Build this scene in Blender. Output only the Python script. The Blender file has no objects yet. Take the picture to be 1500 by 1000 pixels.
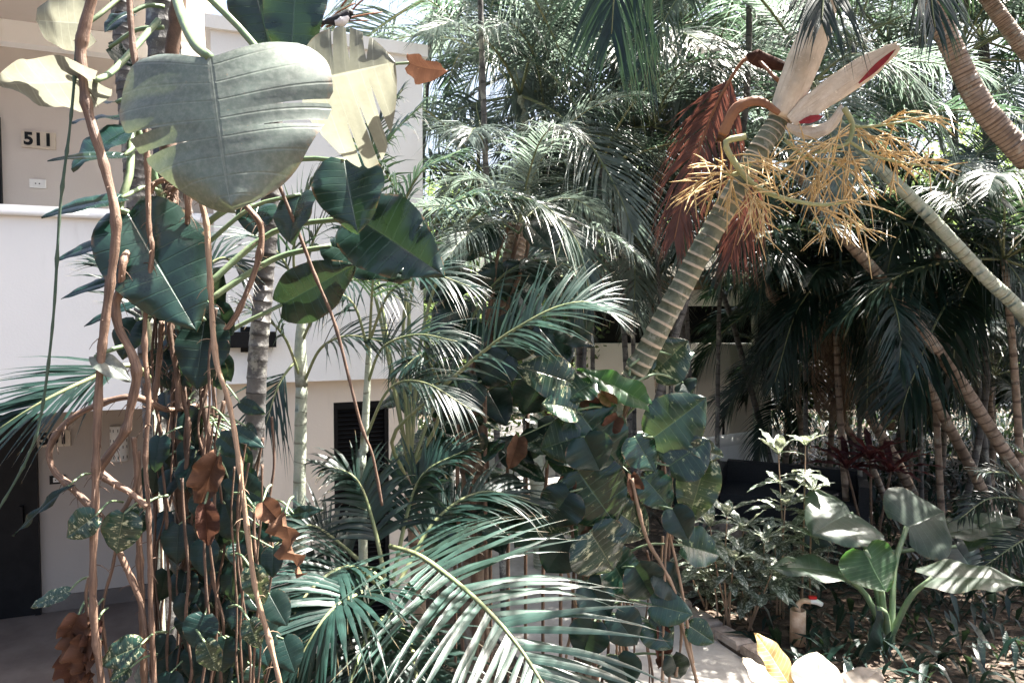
import bpy, math, random
from mathutils import Vector, Matrix
R = math.radians
V = Vector

# ------------------------------------------------------------------ camera, world, sun
F = 1050.0                      # focal length in photo pixels (1500 wide)
CAM_Z, PITCH = 2.9, R(2.4)
sc = bpy.context.scene
cam = bpy.data.cameras.new('camera'); cam.sensor_width = 36; cam.lens = 36 * F / 1500
cam.clip_start = 0.05; cam.clip_end = 500
co = bpy.data.objects.new('camera', cam); sc.collection.objects.link(co)
co.location = (0, 0, CAM_Z); co.rotation_euler = (R(90) - PITCH, 0, 0); sc.camera = co

SUN_EL, SUN_AZ = R(62), R(62)     # azimuth from +Y (forwards) towards +X
sd = V((math.sin(SUN_AZ) * math.cos(SUN_EL), math.cos(SUN_AZ) * math.cos(SUN_EL), math.sin(SUN_EL)))
w = bpy.data.worlds.new('World'); sc.world = w; w.use_nodes = True
nt = w.node_tree; bg = nt.nodes['Background']
sky = nt.nodes.new('ShaderNodeTexSky'); sky.sky_type = 'NISHITA'; sky.sun_disc = False
sky.sun_elevation = SUN_EL; sky.sun_rotation = SUN_AZ; sky.air_density = 1.0; sky.dust_density = 7.0; sky.ozone_density = 1.0
nt.links.new(sky.outputs[0], bg.inputs[0]); bg.inputs[1].default_value = 0.055
sl = bpy.data.lights.new('sun', 'SUN'); sl.energy = 5.0; sl.angle = R(0.5); sl.color = (1, .95, .87)
so = bpy.data.objects.new('sun', sl); sc.collection.objects.link(so); so.location = (0, 0, 20)
so.rotation_euler = sd.to_track_quat('Z', 'Y').to_euler()
sc.view_settings.view_transform = 'Standard'; sc.view_settings.look = 'None'
sc.view_settings.gamma = 1; sc.view_settings.exposure = 3.2
sc.cycles.max_bounces = 8; sc.cycles.transmission_bounces = 6; sc.cycles.transparent_max_bounces = 6
sc.cycles.use_denoising = True

# ------------------------------------------------------------------ helpers
COL = sc.collection
CP, SP = math.cos(PITCH), math.sin(PITCH)
def at(x, y, D):
    """photo pixel + distance (metres along +Y) -> world point"""
    u = (x - 750) / F; v = (500 - y) / F
    d = V((u, CP + v * SP, -SP + v * CP))
    return V((0, 0, CAM_Z)) + d * (D / d.y)
def m(px, D): return px * D / F
def path(pts, D):
    """list of (x,y) or (x,y,D) -> world points"""
    return [at(p[0], p[1], p[2] if len(p) > 2 else D) for p in pts]
def crom(pts, n):
    """smooth resample of control points to n+1 points"""
    if len(pts) == 2: return [pts[0].lerp(pts[1], i / n) for i in range(n + 1)]
    P = [pts[0] * 2 - pts[1]] + list(pts) + [pts[-1] * 2 - pts[-2]]
    out = []; k = len(pts) - 1
    for i in range(n + 1):
        t = i / n * k; j = min(int(t), k - 1); t -= j
        a, b, c, d = P[j:j + 4]
        out.append(.5 * ((2 * b) + (c - a) * t + (2 * a - 5 * b + 4 * c - d) * t * t + (3 * b - a - 3 * c + d) * t ** 3))
    return out
def lerpl(L, t):
    if not isinstance(L, (list, tuple)): return L
    t = max(0, min(1, t)) * (len(L) - 1); i = min(int(t), len(L) - 2)
    return L[i] + (L[i + 1] - L[i]) * (t - i)

class MB:
    def __init__(s): s.v = []; s.f = []; s.uv = []; s.mi = []
    def add(s, vs, fs, uvs=None, mi=0):
        o = len(s.v); s.v += vs; s.f += [[o + i for i in f] for f in fs]
        s.uv += uvs if uvs else [(0, 0)] * len(vs); s.mi += [mi] * len(fs)
    def tube(s, pts, r, n=7, steps=None, knot=0, kper=.12, rng=None, cap=True, mi=0):
        P = crom(pts, steps or max(4, 4 * (len(pts) - 1)))
        vs = []; uv = []; L = 0; ref = None
        for i, p in enumerate(P):
            t = (P[min(i + 1, len(P) - 1)] - P[max(i - 1, 0)])
            t = t.normalized() if t.length > 1e-9 else V((0, 0, 1))
            if ref is None: ref = t.orthogonal().normalized()
            ref = (ref - t * ref.dot(t)); ref = ref.normalized() if ref.length > 1e-6 else t.orthogonal().normalized()
            b = t.cross(ref)
            if i: L += (p - P[i - 1]).length
            rr = lerpl(r, i / (len(P) - 1))
            if knot: rr *= 1 + .07 * math.sin(L * 61 + P[0].x * 50) + .06 * math.sin(L * 23 + P[0].x * 90)
            if knot: rr *= 1 + knot * max(0, math.cos(L / kper * 6.283)) ** 6
            for k in range(n):
                a = k / n * 6.2832; vs.append(p + (ref * math.cos(a) + b * math.sin(a)) * rr); uv.append((k / n, L))
        fs = [[i * n + k, i * n + (k + 1) % n, (i + 1) * n + (k + 1) % n, (i + 1) * n + k] for i in range(len(P) - 1) for k in range(n)]
        if cap: fs += [list(range(n))[::-1], [(len(P) - 1) * n + k for k in range(n)]]
        s.add(vs, fs, uv, mi); return s
    def box(s, a, b, M=None, mi=0):
        vs = [V((x, y, z)) for z in (a[2], b[2]) for y in (a[1], b[1]) for x in (a[0], b[0])]
        if M: vs = [M @ q for q in vs]
        fs = [[0, 2, 3, 1], [4, 5, 7, 6], [0, 1, 5, 4], [2, 6, 7, 3], [0, 4, 6, 2], [1, 3, 7, 5]]
        s.add(vs, fs, [(q.x, q.z) for q in vs], mi); return s
    def lathe(s, prof, c=V((0, 0, 0)), n=20, mi=0, M=None):
        vs = []; 
        for r_, z in prof:
            for k in range(n):
                a = k / n * 6.2832; vs.append(V((r_ * math.cos(a), r_ * math.sin(a), z)))
        if M: vs = [M @ q for q in vs]
        vs = [q + c for q in vs]
        fs = [[i * n + k, i * n + (k + 1) % n, (i + 1) * n + (k + 1) % n, (i + 1) * n + k] for i in range(len(prof) - 1) for k in range(n)]
        fs += [list(range(n))[::-1], [(len(prof) - 1) * n + k for k in range(n)]]
        s.add(vs, fs, None, mi); return s
    def mesh(s, name, mats, smooth=True):
        me = bpy.data.meshes.new(name)
        me.from_pydata([tuple(q) for q in s.v], [], s.f)
        ul = me.uv_layers.new(name='UVMap')
        li = [0] * len(me.loops); me.loops.foreach_get('vertex_index', li)
        flat = []
        for i in li: flat += s.uv[i]
        ul.data.foreach_set('uv', flat)
        for q in (mats if isinstance(mats, (list, tuple)) else [mats]): me.materials.append(q)
        me.polygons.foreach_set('material_index', s.mi)
        me.polygons.foreach_set('use_smooth', [smooth] * len(me.polygons)); me.update()
        return me

def tag(o, label, cat, group=None, kind=None):
    if label: o['label'] = label
    if cat: o['category'] = cat
    if group: o['group'] = group
    if kind: o['kind'] = kind
    return o
def thing(name, base, label, cat, group=None):
    o = bpy.data.objects.new(name, None); COL.objects.link(o); o.location = base; o.empty_display_size = .1
    return tag(o, label, cat, group)
def wloc(o):
    p = V(o.location)
    while o.parent: o = o.parent; p += V(o.location)
    return p
def part(name, me, parent, label=None, M=None, mi=None):
    """me: mesh in world coordinates, or with M the world matrix of a local mesh"""
    o = bpy.data.objects.new(name, me); COL.objects.link(o)
    if parent: o.parent = parent
    base = Matrix()
    q = parent
    if q:
        chain = []
        while q: chain.append(q); q = q.parent
        for c in reversed(chain): base = base @ c.matrix_basis
    o.matrix_basis = base.inverted() @ (M or Matrix())
    if label: o['label'] = label
    return o
def struct(name, me, label=None):
    o = bpy.data.objects.new(name, me); COL.objects.link(o); o['kind'] = 'structure'
    if label: o['label'] = label
    return o
def frame(o, x, z):
    """matrix: local X along x, local Z close to z, origin o"""
    x = x.normalized(); z = (z - x * z.dot(x))
    z = z.normalized() if z.length > 1e-5 else x.orthogonal().normalized()
    y = z.cross(x)
    return Matrix(((x.x, y.x, z.x, o.x), (x.y, y.y, z.y, o.y), (x.z, y.z, z.z, o.z), (0, 0, 0, 1)))

# ------------------------------------------------------------------ materials
class NT:
    def __init__(s, name):
        s.m = bpy.data.materials.new(name); s.m.use_nodes = True; s.t = s.m.node_tree; s.t.nodes.clear()
        s.out = s.n('OutputMaterial')
    def n(s, t, **kw):
        o = s.t.nodes.new('ShaderNode' + t)
        for k, v_ in kw.items():
            if k.startswith('i_'): o.inputs[int(k[2:])].default_value = v_
            else: setattr(o, k, v_)
        return o
    def l(s, a, b): s.t.links.new(a, b)
    def math(s, op, a, b=None, c=None):
        o = s.n('Math', operation=op)
        for i, q in enumerate((a, b, c)):
            if q is None: continue
            if isinstance(q, (int, float)): o.inputs[i].default_value = q
            else: s.l(q, o.inputs[i])
        return o.outputs[0]
    def mix(s, f, a, b, blend='MIX'):
        o = s.n('MixRGB', blend_type=blend)
        for i, q in enumerate((f, a, b)):
            if isinstance(q, (int, float)): o.inputs[i].default_value = q
            elif isinstance(q, tuple): o.inputs[i].default_value = (*q, 1)
            else: s.l(q, o.inputs[i])
        return o.outputs[0]
    def noise(s, vec, scale, detail=3, rough=.55):
        o = s.n('TexNoise'); o.inputs['Scale'].default_value = scale; o.inputs['Detail'].default_value = detail; o.inputs['Roughness'].default_value = rough
        if vec is not None: s.l(vec, o.inputs['Vector'])
        return o.outputs[0]
    def ramp(s, f, stops):
        o = s.n('ValToRGB'); e = o.color_ramp.elements
        while len(e) < len(stops): e.new(.5)
        for q, (p, c) in zip(e, stops):
            q.position = p; q.color = (*c, 1) if isinstance(c, tuple) else (c, c, c, 1)
        s.l(f, o.inputs[0]); return o.outputs[0]
    def smooth(s, x, a, b):
        o = s.n('MapRange', interpolation_type='SMOOTHSTEP'); s.l(x, o.inputs[0])
        o.inputs[1].default_value = a; o.inputs[2].default_value = b; return o.outputs[0]

def leaf_mat(name, base, trans, rough=.38, veins=9, vein_col=None, vein_amt=.35, varieg=0, cream=(.55, .56, .36), spec=.5, tfac=.35, grey_mix=0, spots=0):
    N = NT(name); tc = N.n('TexCoord'); oi = N.n('ObjectInfo'); sep = N.n('SeparateXYZ'); N.l(tc.outputs['UV'], sep.inputs[0])
    v, u = sep.outputs[0], sep.outputs[1]
    au = N.math('ABSOLUTE', N.math('SUBTRACT', u, .5))
    nz = N.noise(tc.outputs['Object'], 9, 4)
    base = tuple(c * .38 for c in base)
    dark = tuple(c * .55 for c in base); lite = tuple(min(1, c * 1.35) for c in base)
    col = N.mix(N.smooth(nz, .3, .7), dark, lite)
    rv = N.n('HueSaturation'); N.l(col, rv.inputs['Color']); rv.inputs['Saturation'].default_value = .95
    N.l(N.math('MULTIPLY_ADD', oi.outputs['Random'], .7, .65), rv.inputs['Value'])
    N.l(N.math('MULTIPLY_ADD', oi.outputs['Random'], .03, .485), rv.inputs['Hue'])
    col = rv.outputs[0]
    if varieg:
        cb = N.n('CombineXYZ'); N.l(N.math('MULTIPLY', v, 11), cb.inputs[0]); N.l(N.math('MULTIPLY', u, 4.2), cb.inputs[1]); N.l(N.math('MULTIPLY', oi.outputs['Random'], 37), cb.inputs[2])
        vz = N.noise(cb.outputs[0], 1.0, 7, .68)
        msk = N.smooth(vz, .70 - varieg * .2, .80 - varieg * .2)
        col = N.mix(N.math('MULTIPLY', msk, .85), col, cream)
    vc = vein_col or tuple(min(1, c * 2.2 + .02) for c in base)
    mid = N.math('SUBTRACT', 1, N.smooth(au, .004, .018))
    if veins:
        fr = N.math('ABSOLUTE', N.math('SUBTRACT', N.math('FRACT', N.math('MULTIPLY', v, veins)), .5))
        lat = N.math('SUBTRACT', 1, N.smooth(fr, .01, .07))
        vm = N.math('MAXIMUM', mid, N.math('MULTIPLY', lat, .6))
    else: vm = mid
    col = N.mix(N.math('MULTIPLY', vm, vein_amt), col, vc)
    en = N.noise(tc.outputs['Object'], 22, 4, .7)
    if veins: col = N.mix(N.math('MULTIPLY', N.math('MULTIPLY', N.smooth(au, .455, .498), N.smooth(en, .5, .62)), .75), col, (.16, .09, .045))
    else: col = N.mix(N.math('MULTIPLY', N.smooth(N.math('ADD', v, N.math('MULTIPLY', en, .3)), .98, 1.2), .8), col, (.25, .17, .09))
    if spots:
        sz = N.noise(tc.outputs['Object'], 38, 4, .7)
        col = N.mix(N.math('MULTIPLY', N.smooth(sz, .66, .72), spots), col, (.23, .13, .07))
    if grey_mix:
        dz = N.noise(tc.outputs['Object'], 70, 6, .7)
        col = N.mix(N.math('MULTIPLY', N.math('MULTIPLY_ADD', N.smooth(dz, .35, .75), .5, .22), grey_mix), col, (.27, .28, .25))
    b = N.n('BsdfPrincipled'); N.l(col, b.inputs['Base Color']); b.inputs['Specular IOR Level'].default_value = spec
    N.l(N.math('MULTIPLY_ADD', nz, .22, rough - .1), b.inputs['Roughness'])
    bm_ = N.n('Bump'); bm_.inputs['Strength'].default_value = .35; bm_.inputs['Distance'].default_value = .004
    N.l(N.math('ADD', N.math('MULTIPLY', vm, -1), N.math('MULTIPLY', N.noise(tc.outputs['Object'], 45, 2), .35)), bm_.inputs['Height']); N.l(bm_.outputs[0], b.inputs['Normal'])
    tr = N.n('BsdfTranslucent'); N.l(N.mix(.6, col, trans), tr.inputs[0])
    mx = N.n('MixShader'); mx.inputs[0].default_value = tfac; N.l(b.outputs[0], mx.inputs[1]); N.l(tr.outputs[0], mx.inputs[2])
    N.l(mx.outputs[0], N.out.inputs[0]); return N.m

def simple_mat(name, c1, c2, scale=6, rough=.7, bump=.3, stretch=None, spec=.3, metal=0, dist=.01, streak=0):
    N = NT(name); tc = N.n('TexCoord'); vec = tc.outputs['Object']
    if stretch:
        mp = N.n('Mapping'); mp.inputs['Scale'].default_value = stretch; N.l(vec, mp.inputs[0]); vec = mp.outputs[0]
    nz = N.noise(vec, scale, 6, .62)
    col = N.mix(N.smooth(nz, .3, .7), c1, c2)
    b = N.n('BsdfPrincipled'); N.l(col, b.inputs['Base Color']); b.inputs['Roughness'].default_value = rough
    b.inputs['Specular IOR Level'].default_value = spec; b.inputs['Metallic'].default_value = metal
    if bump:
        bm_ = N.n('Bump'); bm_.inputs['Strength'].default_value = bump; bm_.inputs['Distance'].default_value = dist
        N.l(N.noise(vec, scale * 4, 5, .65), bm_.inputs['Height']); N.l(bm_.outputs[0], b.inputs['Normal'])
    N.l(b.outputs[0], N.out.inputs[0]); return N.m

def wall_mat(name, c, dirt=.25, dcol=(.3, .26, .22)):
    N = NT(name); tc = N.n('TexCoord'); ob = tc.outputs['Object']
    mp = N.n('Mapping'); mp.inputs['Scale'].default_value = (3, 3, .5); N.l(ob, mp.inputs[0])
    st = N.noise(mp.outputs[0], 1.6, 6, .65); bl = N.noise(ob, .9, 5, .6)
    f = N.math('MULTIPLY', N.math('MULTIPLY', N.smooth(st, .5, .85), N.smooth(bl, .35, .7)), dirt)
    col = N.mix(f, c, dcol)
    col = N.mix(N.math('MULTIPLY', N.smooth(N.noise(ob, 2.5, 3), .35, .7), .1), col, tuple(q * .8 for q in c))
    b = N.n('BsdfPrincipled'); N.l(col, b.inputs['Base Color']); b.inputs['Roughness'].default_value = .8; b.inputs['Specular IOR Level'].default_value = .2
    bm_ = N.n('Bump'); bm_.inputs['Strength'].default_value = .25; bm_.inputs['Distance'].default_value = .004
    N.l(N.noise(ob, 60, 4), bm_.inputs['Height']); N.l(bm_.outputs[0], b.inputs['Normal'])
    N.l(b.outputs[0], N.out.inputs[0]); return N.m

def trunk_mat(name, body, body2, scar, scar_w=.16, rough=.65):
    N = NT(name); tc = N.n('TexCoord'); sep = N.n('SeparateXYZ'); N.l(tc.outputs['UV'], sep.inputs[0])
    fv = N.math('FRACT', sep.outputs[1])
    mp = N.n('Mapping'); mp.inputs['Scale'].default_value = (1, 1, 1); N.l(tc.outputs['Object'], mp.inputs[0])
    nz = N.noise(mp.outputs[0], 14, 6, .65)
    col = N.mix(N.smooth(nz, .32, .68), body, body2)
    wob = N.math('MULTIPLY_ADD', N.noise(tc.outputs['Object'], 30, 3), .16, -.08)
    fv2 = N.math('ADD', fv, wob)
    s_ = N.math('SUBTRACT', 1, N.smooth(fv2, scar_w * .6, scar_w * 1.3))
    col = N.mix(N.math('MULTIPLY', s_, .9), col, scar)
    li = N.noise(tc.outputs['Object'], 5, 6, .75); mo = N.noise(tc.outputs['Object'], 2.3, 5, .7)
    col = N.mix(N.math('MULTIPLY', N.smooth(li, .54, .62), .55), col, (.36, .36, .31))
    col = N.mix(N.math('MULTIPLY', N.smooth(mo, .52, .66), .6), col, tuple(q * .4 for q in body))
    b = N.n('BsdfPrincipled'); N.l(col, b.inputs['Base Color']); b.inputs['Roughness'].default_value = rough; b.inputs['Specular IOR Level'].default_value = .3
    bm_ = N.n('Bump'); bm_.inputs['Strength'].default_value = .7; bm_.inputs['Distance'].default_value = .006
    N.l(N.noise(tc.outputs['Object'], 55, 5), bm_.inputs['Height']); N.l(bm_.outputs[0], b.inputs['Normal'])
    N.l(b.outputs[0], N.out.inputs[0]); return N.m

M = {}
M['monstera'] = leaf_mat('monstera_leaf', (.10, .15, .12), (.32, .40, .16), .42, 8, (.16, .17, .13), .25, grey_mix=.55, spots=.4, tfac=.12)  # grey film stands in for sky sheen, put into the colour
M['philo'] = leaf_mat('philodendron_leaf', (.012, .05, .036), (.10, .2, .06), .28, 10, (.035, .08, .055), .4, tfac=.1)
M['split'] = leaf_mat('split_leaf', (.26, .26, .19), (.24, .24, .18), .42, 7, (.4, .4, .33), .4, tfac=.45, grey_mix=.4)  # paler copy for sunlit leaves, sun put into the base colour
M['pothos'] = leaf_mat('pothos_leaf', (.026, .085, .055), (.18, .3, .08), .2, 9, (.10, .16, .08), .45, varieg=.5, cream=(.36, .42, .2), tfac=.15)
M['pothos_v'] = leaf_mat('variegated_pothos_leaf', (.03, .09, .06), (.25, .35, .12), .2, 9, (.2, .22, .12), .45, varieg=.78, cream=(.5, .5, .3), tfac=.17)
M['heart'] = leaf_mat('heart_leaf', (.010, .045, .035), (.10, .18, .06), .36, 8, (.03, .06, .045), .3, tfac=.12, spec=.35)
M['taro'] = leaf_mat('taro_leaf', (.08, .14, .10), (.25, .5, .10), .42, 9, (.2, .26, .18), .4, tfac=.4, grey_mix=.25)
M['taro_young'] = leaf_mat('young_taro_leaf', (.04, .13, .05), (.25, .65, .12), .4, 11, (.25, .4, .18), .5, tfac=.5)
M['shrub'] = leaf_mat('variegated_shrub_leaf', (.14, .22, .15), (.45, .5, .3), .42, 6, (.3, .35, .25), .3, varieg=1.05, cream=(.72, .73, .64), tfac=.3)
M['cordy'] = leaf_mat('cordyline_leaf', (.12, .045, .055), (.4, .08, .07), .4, 0, (.25, .06, .06), .4, tfac=.3)
M['croton'] = leaf_mat('croton_leaf', (.8, .52, .2), (.8, .55, .15), .5, 14, (.85, .75, .5), .9, tfac=.4)
M['pale_dry'] = leaf_mat('bleached_dry_leaf', (.95, .85, .7), (.5, .42, .3), .7, 10, (.3, .22, .15), .5, tfac=.3)  # near white base paints the sun glare on these dry leaves
M['dry'] = leaf_mat('dry_leaf', (.24, .115, .075), (.08, .035, .02), .85, 9, (.22, .12, .07), .3, tfac=.2, spots=.7, spec=.15)
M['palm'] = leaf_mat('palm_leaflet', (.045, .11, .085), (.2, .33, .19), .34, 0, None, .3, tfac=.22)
M['palm_d'] = leaf_mat('dark_palm_leaflet', (.015, .052, .04), (.12, .22, .09), .38, 0, None, .3, tfac=.15, spec=.35)  # darker copy of the leaflet, shade put into the colour
M['palm_p'] = leaf_mat('pale_palm_leaflet', (.25, .33, .29), (.30, .40, .31), .36, 0, None, .3, tfac=.35)  # lighter copy of the leaflet, silvery sunlight put into the colour
M['palm_dry'] = leaf_mat('dead_palm_leaflet', (.26, .09, .06), (.2, .07, .045), .55, 0, None, .3, tfac=.3)
M['palm_straw'] = leaf_mat('straw_palm_leaflet', (.36, .23, .15), (.5, .32, .18), .6, 0, None, .3, tfac=.3)
M['broad'] = leaf_mat('tree_leaf', (.16, .26, .13), (.4, .55, .16), .45, 0, None, .3, tfac=.35)
M['rachis'] = simple_mat('palm_rachis', (.13, .17, .08), (.22, .22, .12), 8, .45, .1)
M['rachis_dry'] = simple_mat('dry_rachis', (.26, .12, .06), (.17, .075, .045), 8, .6, .1)
M['petiole'] = simple_mat('petiole', (.10, .16, .09), (.17, .21, .12), 12, .45, .15)
def root_mat(name, c1, c2, scar):
    N = NT(name); tc = N.n('TexCoord'); mp = N.n('Mapping'); mp.inputs['Scale'].default_value = (7, 9, 1); N.l(tc.outputs['UV'], mp.inputs[0])
    mp2 = N.n('Mapping'); mp2.inputs['Scale'].default_value = (26, 5, 1); N.l(tc.outputs['UV'], mp2.inputs[0])
    a = N.noise(mp.outputs[0], 1.0, 5, .65); b_ = N.noise(mp2.outputs[0], 1.0, 4, .6); c = N.noise(tc.outputs['Object'], 60, 5, .7); big = N.noise(tc.outputs['Object'], 5, 3)
    col = N.mix(N.smooth(a, .3, .7), c1, c2)
    col = N.mix(N.math('MULTIPLY', N.smooth(b_, .52, .68), .55), col, scar)
    col = N.mix(N.math('MULTIPLY', N.smooth(big, .45, .7), .5), col, tuple(q * .45 for q in c1))
    col = N.mix(N.math('MULTIPLY', N.smooth(c, .6, .72), .6), col, tuple(min(1, q * 1.5) for q in c2))
    p_ = N.n('BsdfPrincipled'); N.l(col, p_.inputs['Base Color']); p_.inputs['Roughness'].default_value = .6; p_.inputs['Specular IOR Level'].default_value = .35
    bm_ = N.n('Bump'); bm_.inputs['Strength'].default_value = .7; bm_.inputs['Distance'].default_value = .004
    N.l(N.math('ADD', N.math('MULTIPLY', b_, .8), c), bm_.inputs['Height']); N.l(bm_.outputs[0], p_.inputs['Normal'])
    N.l(p_.outputs[0], N.out.inputs[0]); return N.m
M['root'] = root_mat('aerial_root', (.085, .05, .036), (.25, .16, .11), (.04, .027, .021))
M['root_l'] = root_mat('tan_root', (.24, .155, .10), (.40, .28, .19), (.13, .08, .05))
M['root_d'] = simple_mat('dark_root', (.06, .04, .03), (.13, .08, .055), 22, .7, .5, dist=.004)
M['cable'] = simple_mat('green_stem', (.03, .06, .045), (.06, .09, .06), 14, .5, .2)
M['trunk_main'] = trunk_mat('olive_ringed_trunk', (.075, .088, .058), (.16, .17, .12), (.52, .42, .31), .22)
M['trunk_grey'] = trunk_mat('grey_ringed_trunk', (.06, .058, .057), (.12, .115, .11), (.03, .028, .026), .12)
M['trunk_brown'] = trunk_mat('brown_ringed_trunk', (.20, .145, .105), (.33, .25, .19), (.09, .06, .045), .2)
M['trunk_pale'] = trunk_mat('pale_green_trunk', (.27, .31, .24), (.40, .42, .34), (.16, .16, .12), .06)
M['shaft'] = root_mat('pale_crownshaft', (.60, .49, .37), (.72, .62, .50), (.42, .30, .19))
M['sheath_in'] = simple_mat('sheath_inside', (.20, .012, .015), (.32, .03, .03), 10, .4, .1)
M['flower'] = simple_mat('orange_flower_branch', (.42, .27, .10), (.60, .45, .24), 40, .7, .5, dist=.003)
M['stalk'] = simple_mat('flower_stalk', (.22, .25, .11), (.33, .32, .16), 12, .5, .2)
M['fibre'] = simple_mat('brown_fibre', (.17, .08, .04), (.07, .04, .025), 30, .85, .6)
M['white'] = wall_mat('white_plaster', (.87, .86, .83), .55)
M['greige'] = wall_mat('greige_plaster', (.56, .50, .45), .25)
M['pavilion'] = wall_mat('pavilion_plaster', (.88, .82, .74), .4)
M['shade_wall'] = wall_mat('taupe_plaster', (.40, .35, .31), .3)  # greige made darker, recess shade put into the colour
M['cream'] = wall_mat('cream_plaster', (.76, .66, .55), .5)  # peach tint carries bounce light from the ground in the colour
M['black'] = simple_mat('black_paint', (.004, .004, .005), (.008, .008, .009), 8, .5, .1, spec=.2)
M['wicker'] = simple_mat('black_wicker', (.010, .011, .014), (.022, .022, .026), 60, .5, .6)
M['cush'] = simple_mat('charcoal_cushion', (.02, .022, .027), (.03, .032, .036), 50, .85, .3)
M['conc'] = simple_mat('concrete_floor', (.11, .09, .08), (.17, .145, .13), 3, .6, .25)
M['path'] = simple_mat('pale_path_concrete', (.27, .255, .235), (.38, .36, .335), 4, .85, .4)
M['stone'] = simple_mat('kerb_stone', (.22, .17, .14), (.40, .34, .29), 6, .85, .7, dist=.02)
M['soil'] = simple_mat('soil', (.04, .03, .022), (.10, .075, .058), 9, .95, .9, dist=.03)
M['litter'] = leaf_mat('leaf_litter', (.45, .29, .19), (.4, .25, .12), .7, 0, None, .3, tfac=.15)
M['gold'] = simple_mat('brass', (.65, .42, .16), (.75, .52, .24), 10, .25, .05, metal=1)
M['plate'] = simple_mat('beige_sign_plate', (.50, .42, .33), (.60, .52, .42), 10, .5, .1)
M['ivory'] = simple_mat('white_plastic', (.72, .70, .66), (.78, .76, .72), 10, .4, .05)
M['pvc'] = simple_mat('weathered_pipe', (.42, .27, .17), (.60, .44, .31), 14, .6, .3)
M['red'] = simple_mat('red_plastic', (.45, .01, .015), (.5, .02, .02), 10, .4, .05)
M['terra'] = simple_mat('terracotta', (.30, .09, .04), (.40, .14, .07), 9, .8, .3)
M['bird'] = simple_mat('black_feathers', (.012, .012, .016), (.03, .028, .028), 40, .6, .3)
M['birdw'] = simple_mat('white_feathers', (.7, .66, .64), (.8, .77, .75), 40, .7, .2)
M['roof'] = simple_mat('dry_thatch', (.16, .09, .055), (.28, .17, .1), 20, .9, .8, stretch=(1, 1, .15))

# ------------------------------------------------------------------ plant builders
UPC = V((0, -.75, .66))
def leaf_mesh(name, L, W, mat, rows=14, asymk=1.0, cols=5, fold=.15, droop=.25, wave=.03, cord=.16, splits=(), rng=random, tipp=1.0, edge=.1, narrow=.72):
    mb = MB(); ph = rng.random() * 6; asym = asymk * (1 + rng.uniform(-.07, .07))
    def pos(v, u, sgn):
        p = .035 + .965 * v if cord > .05 else .02 + .98 * v
        h = max(0, math.sin(math.pi * p ** narrow)) ** (.8 * tipp)
        xm = L * (-cord * (1 - .45 * math.exp(-v * 22)) + (1 + cord) * v ** (.7 if cord <= .05 else .82)); ym = W / 2 * h * (asym if sgn > 0 else 1 / asym)
        x = L * v + (xm - L * v) * u ** 1.2; y = ym * u
        z = fold * y - edge * W * u ** 3 * .5 - droop * L * (max(0, x) / L) ** 2
        z += wave * L * math.sin(v * 17 + ph + sgn) * u * u + .026 * L * abs(math.sin(v * 25)) * u * (1.2 - u)
        return V((x, sgn * y, z))
    for sgn in (1, -1):
        sp_ = sorted(q for q in splits if q[1] == sgn)
        vv = [(i / rows, 0, None) for i in range(rows + 1) if all(abs(i / rows - q[0]) > .35 / rows for q in sp_)]
        for q in sp_: vv += [(q[0], -1, q), (q[0], 1, q)]
        vv.sort(key=lambda e: (e[0], e[1])); o = len(mb.v)
        for (v, e, q) in vv:
            for j in range(cols + 1):
                u = j / cols; v2 = v
                if q and u > q[2]: v2 = min(1, v + e * q[3] * ((u - q[2]) / (1 - q[2])) ** .7)
                mb.v.append(pos(v2, u * (.97 if q else 1), sgn)); mb.uv.append((v2, .5 + sgn * u * .5))
        for i in range(len(vv) - 1):
            if vv[i][1] == -1: continue
            for j in range(cols):
                a = o + i * (cols + 1) + j; b = a + cols + 1
                mb.f.append([a, b, b + 1, a + 1] if sgn > 0 else [a, a + 1, b + 1, b]); mb.mi.append(0)
    return mb.mesh(name, mat)
def leaf(parent, base, tip, width, mat='philo', face=UPC, name='leaf', petiole=None, pr=.006, label=None, pmat='petiole', **kw):
    ax = tip - base; L = ax.length
    me = leaf_mesh(name, L, width, M[mat], **kw)
    o = part(name, me, parent, label, frame(base, ax, face))
    if petiole:
        pts = list(petiole) + [base]
        if len(pts) == 2:
            mid = (pts[0] + pts[1]) / 2 + V((0, 0, .12 * (pts[0] - pts[1]).length)); pts.insert(1, mid)
        part('petiole', MB().tube(pts, [pr * 1.3, pr], 6).mesh('petiole', M[pmat]), o)
    return o

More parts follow.
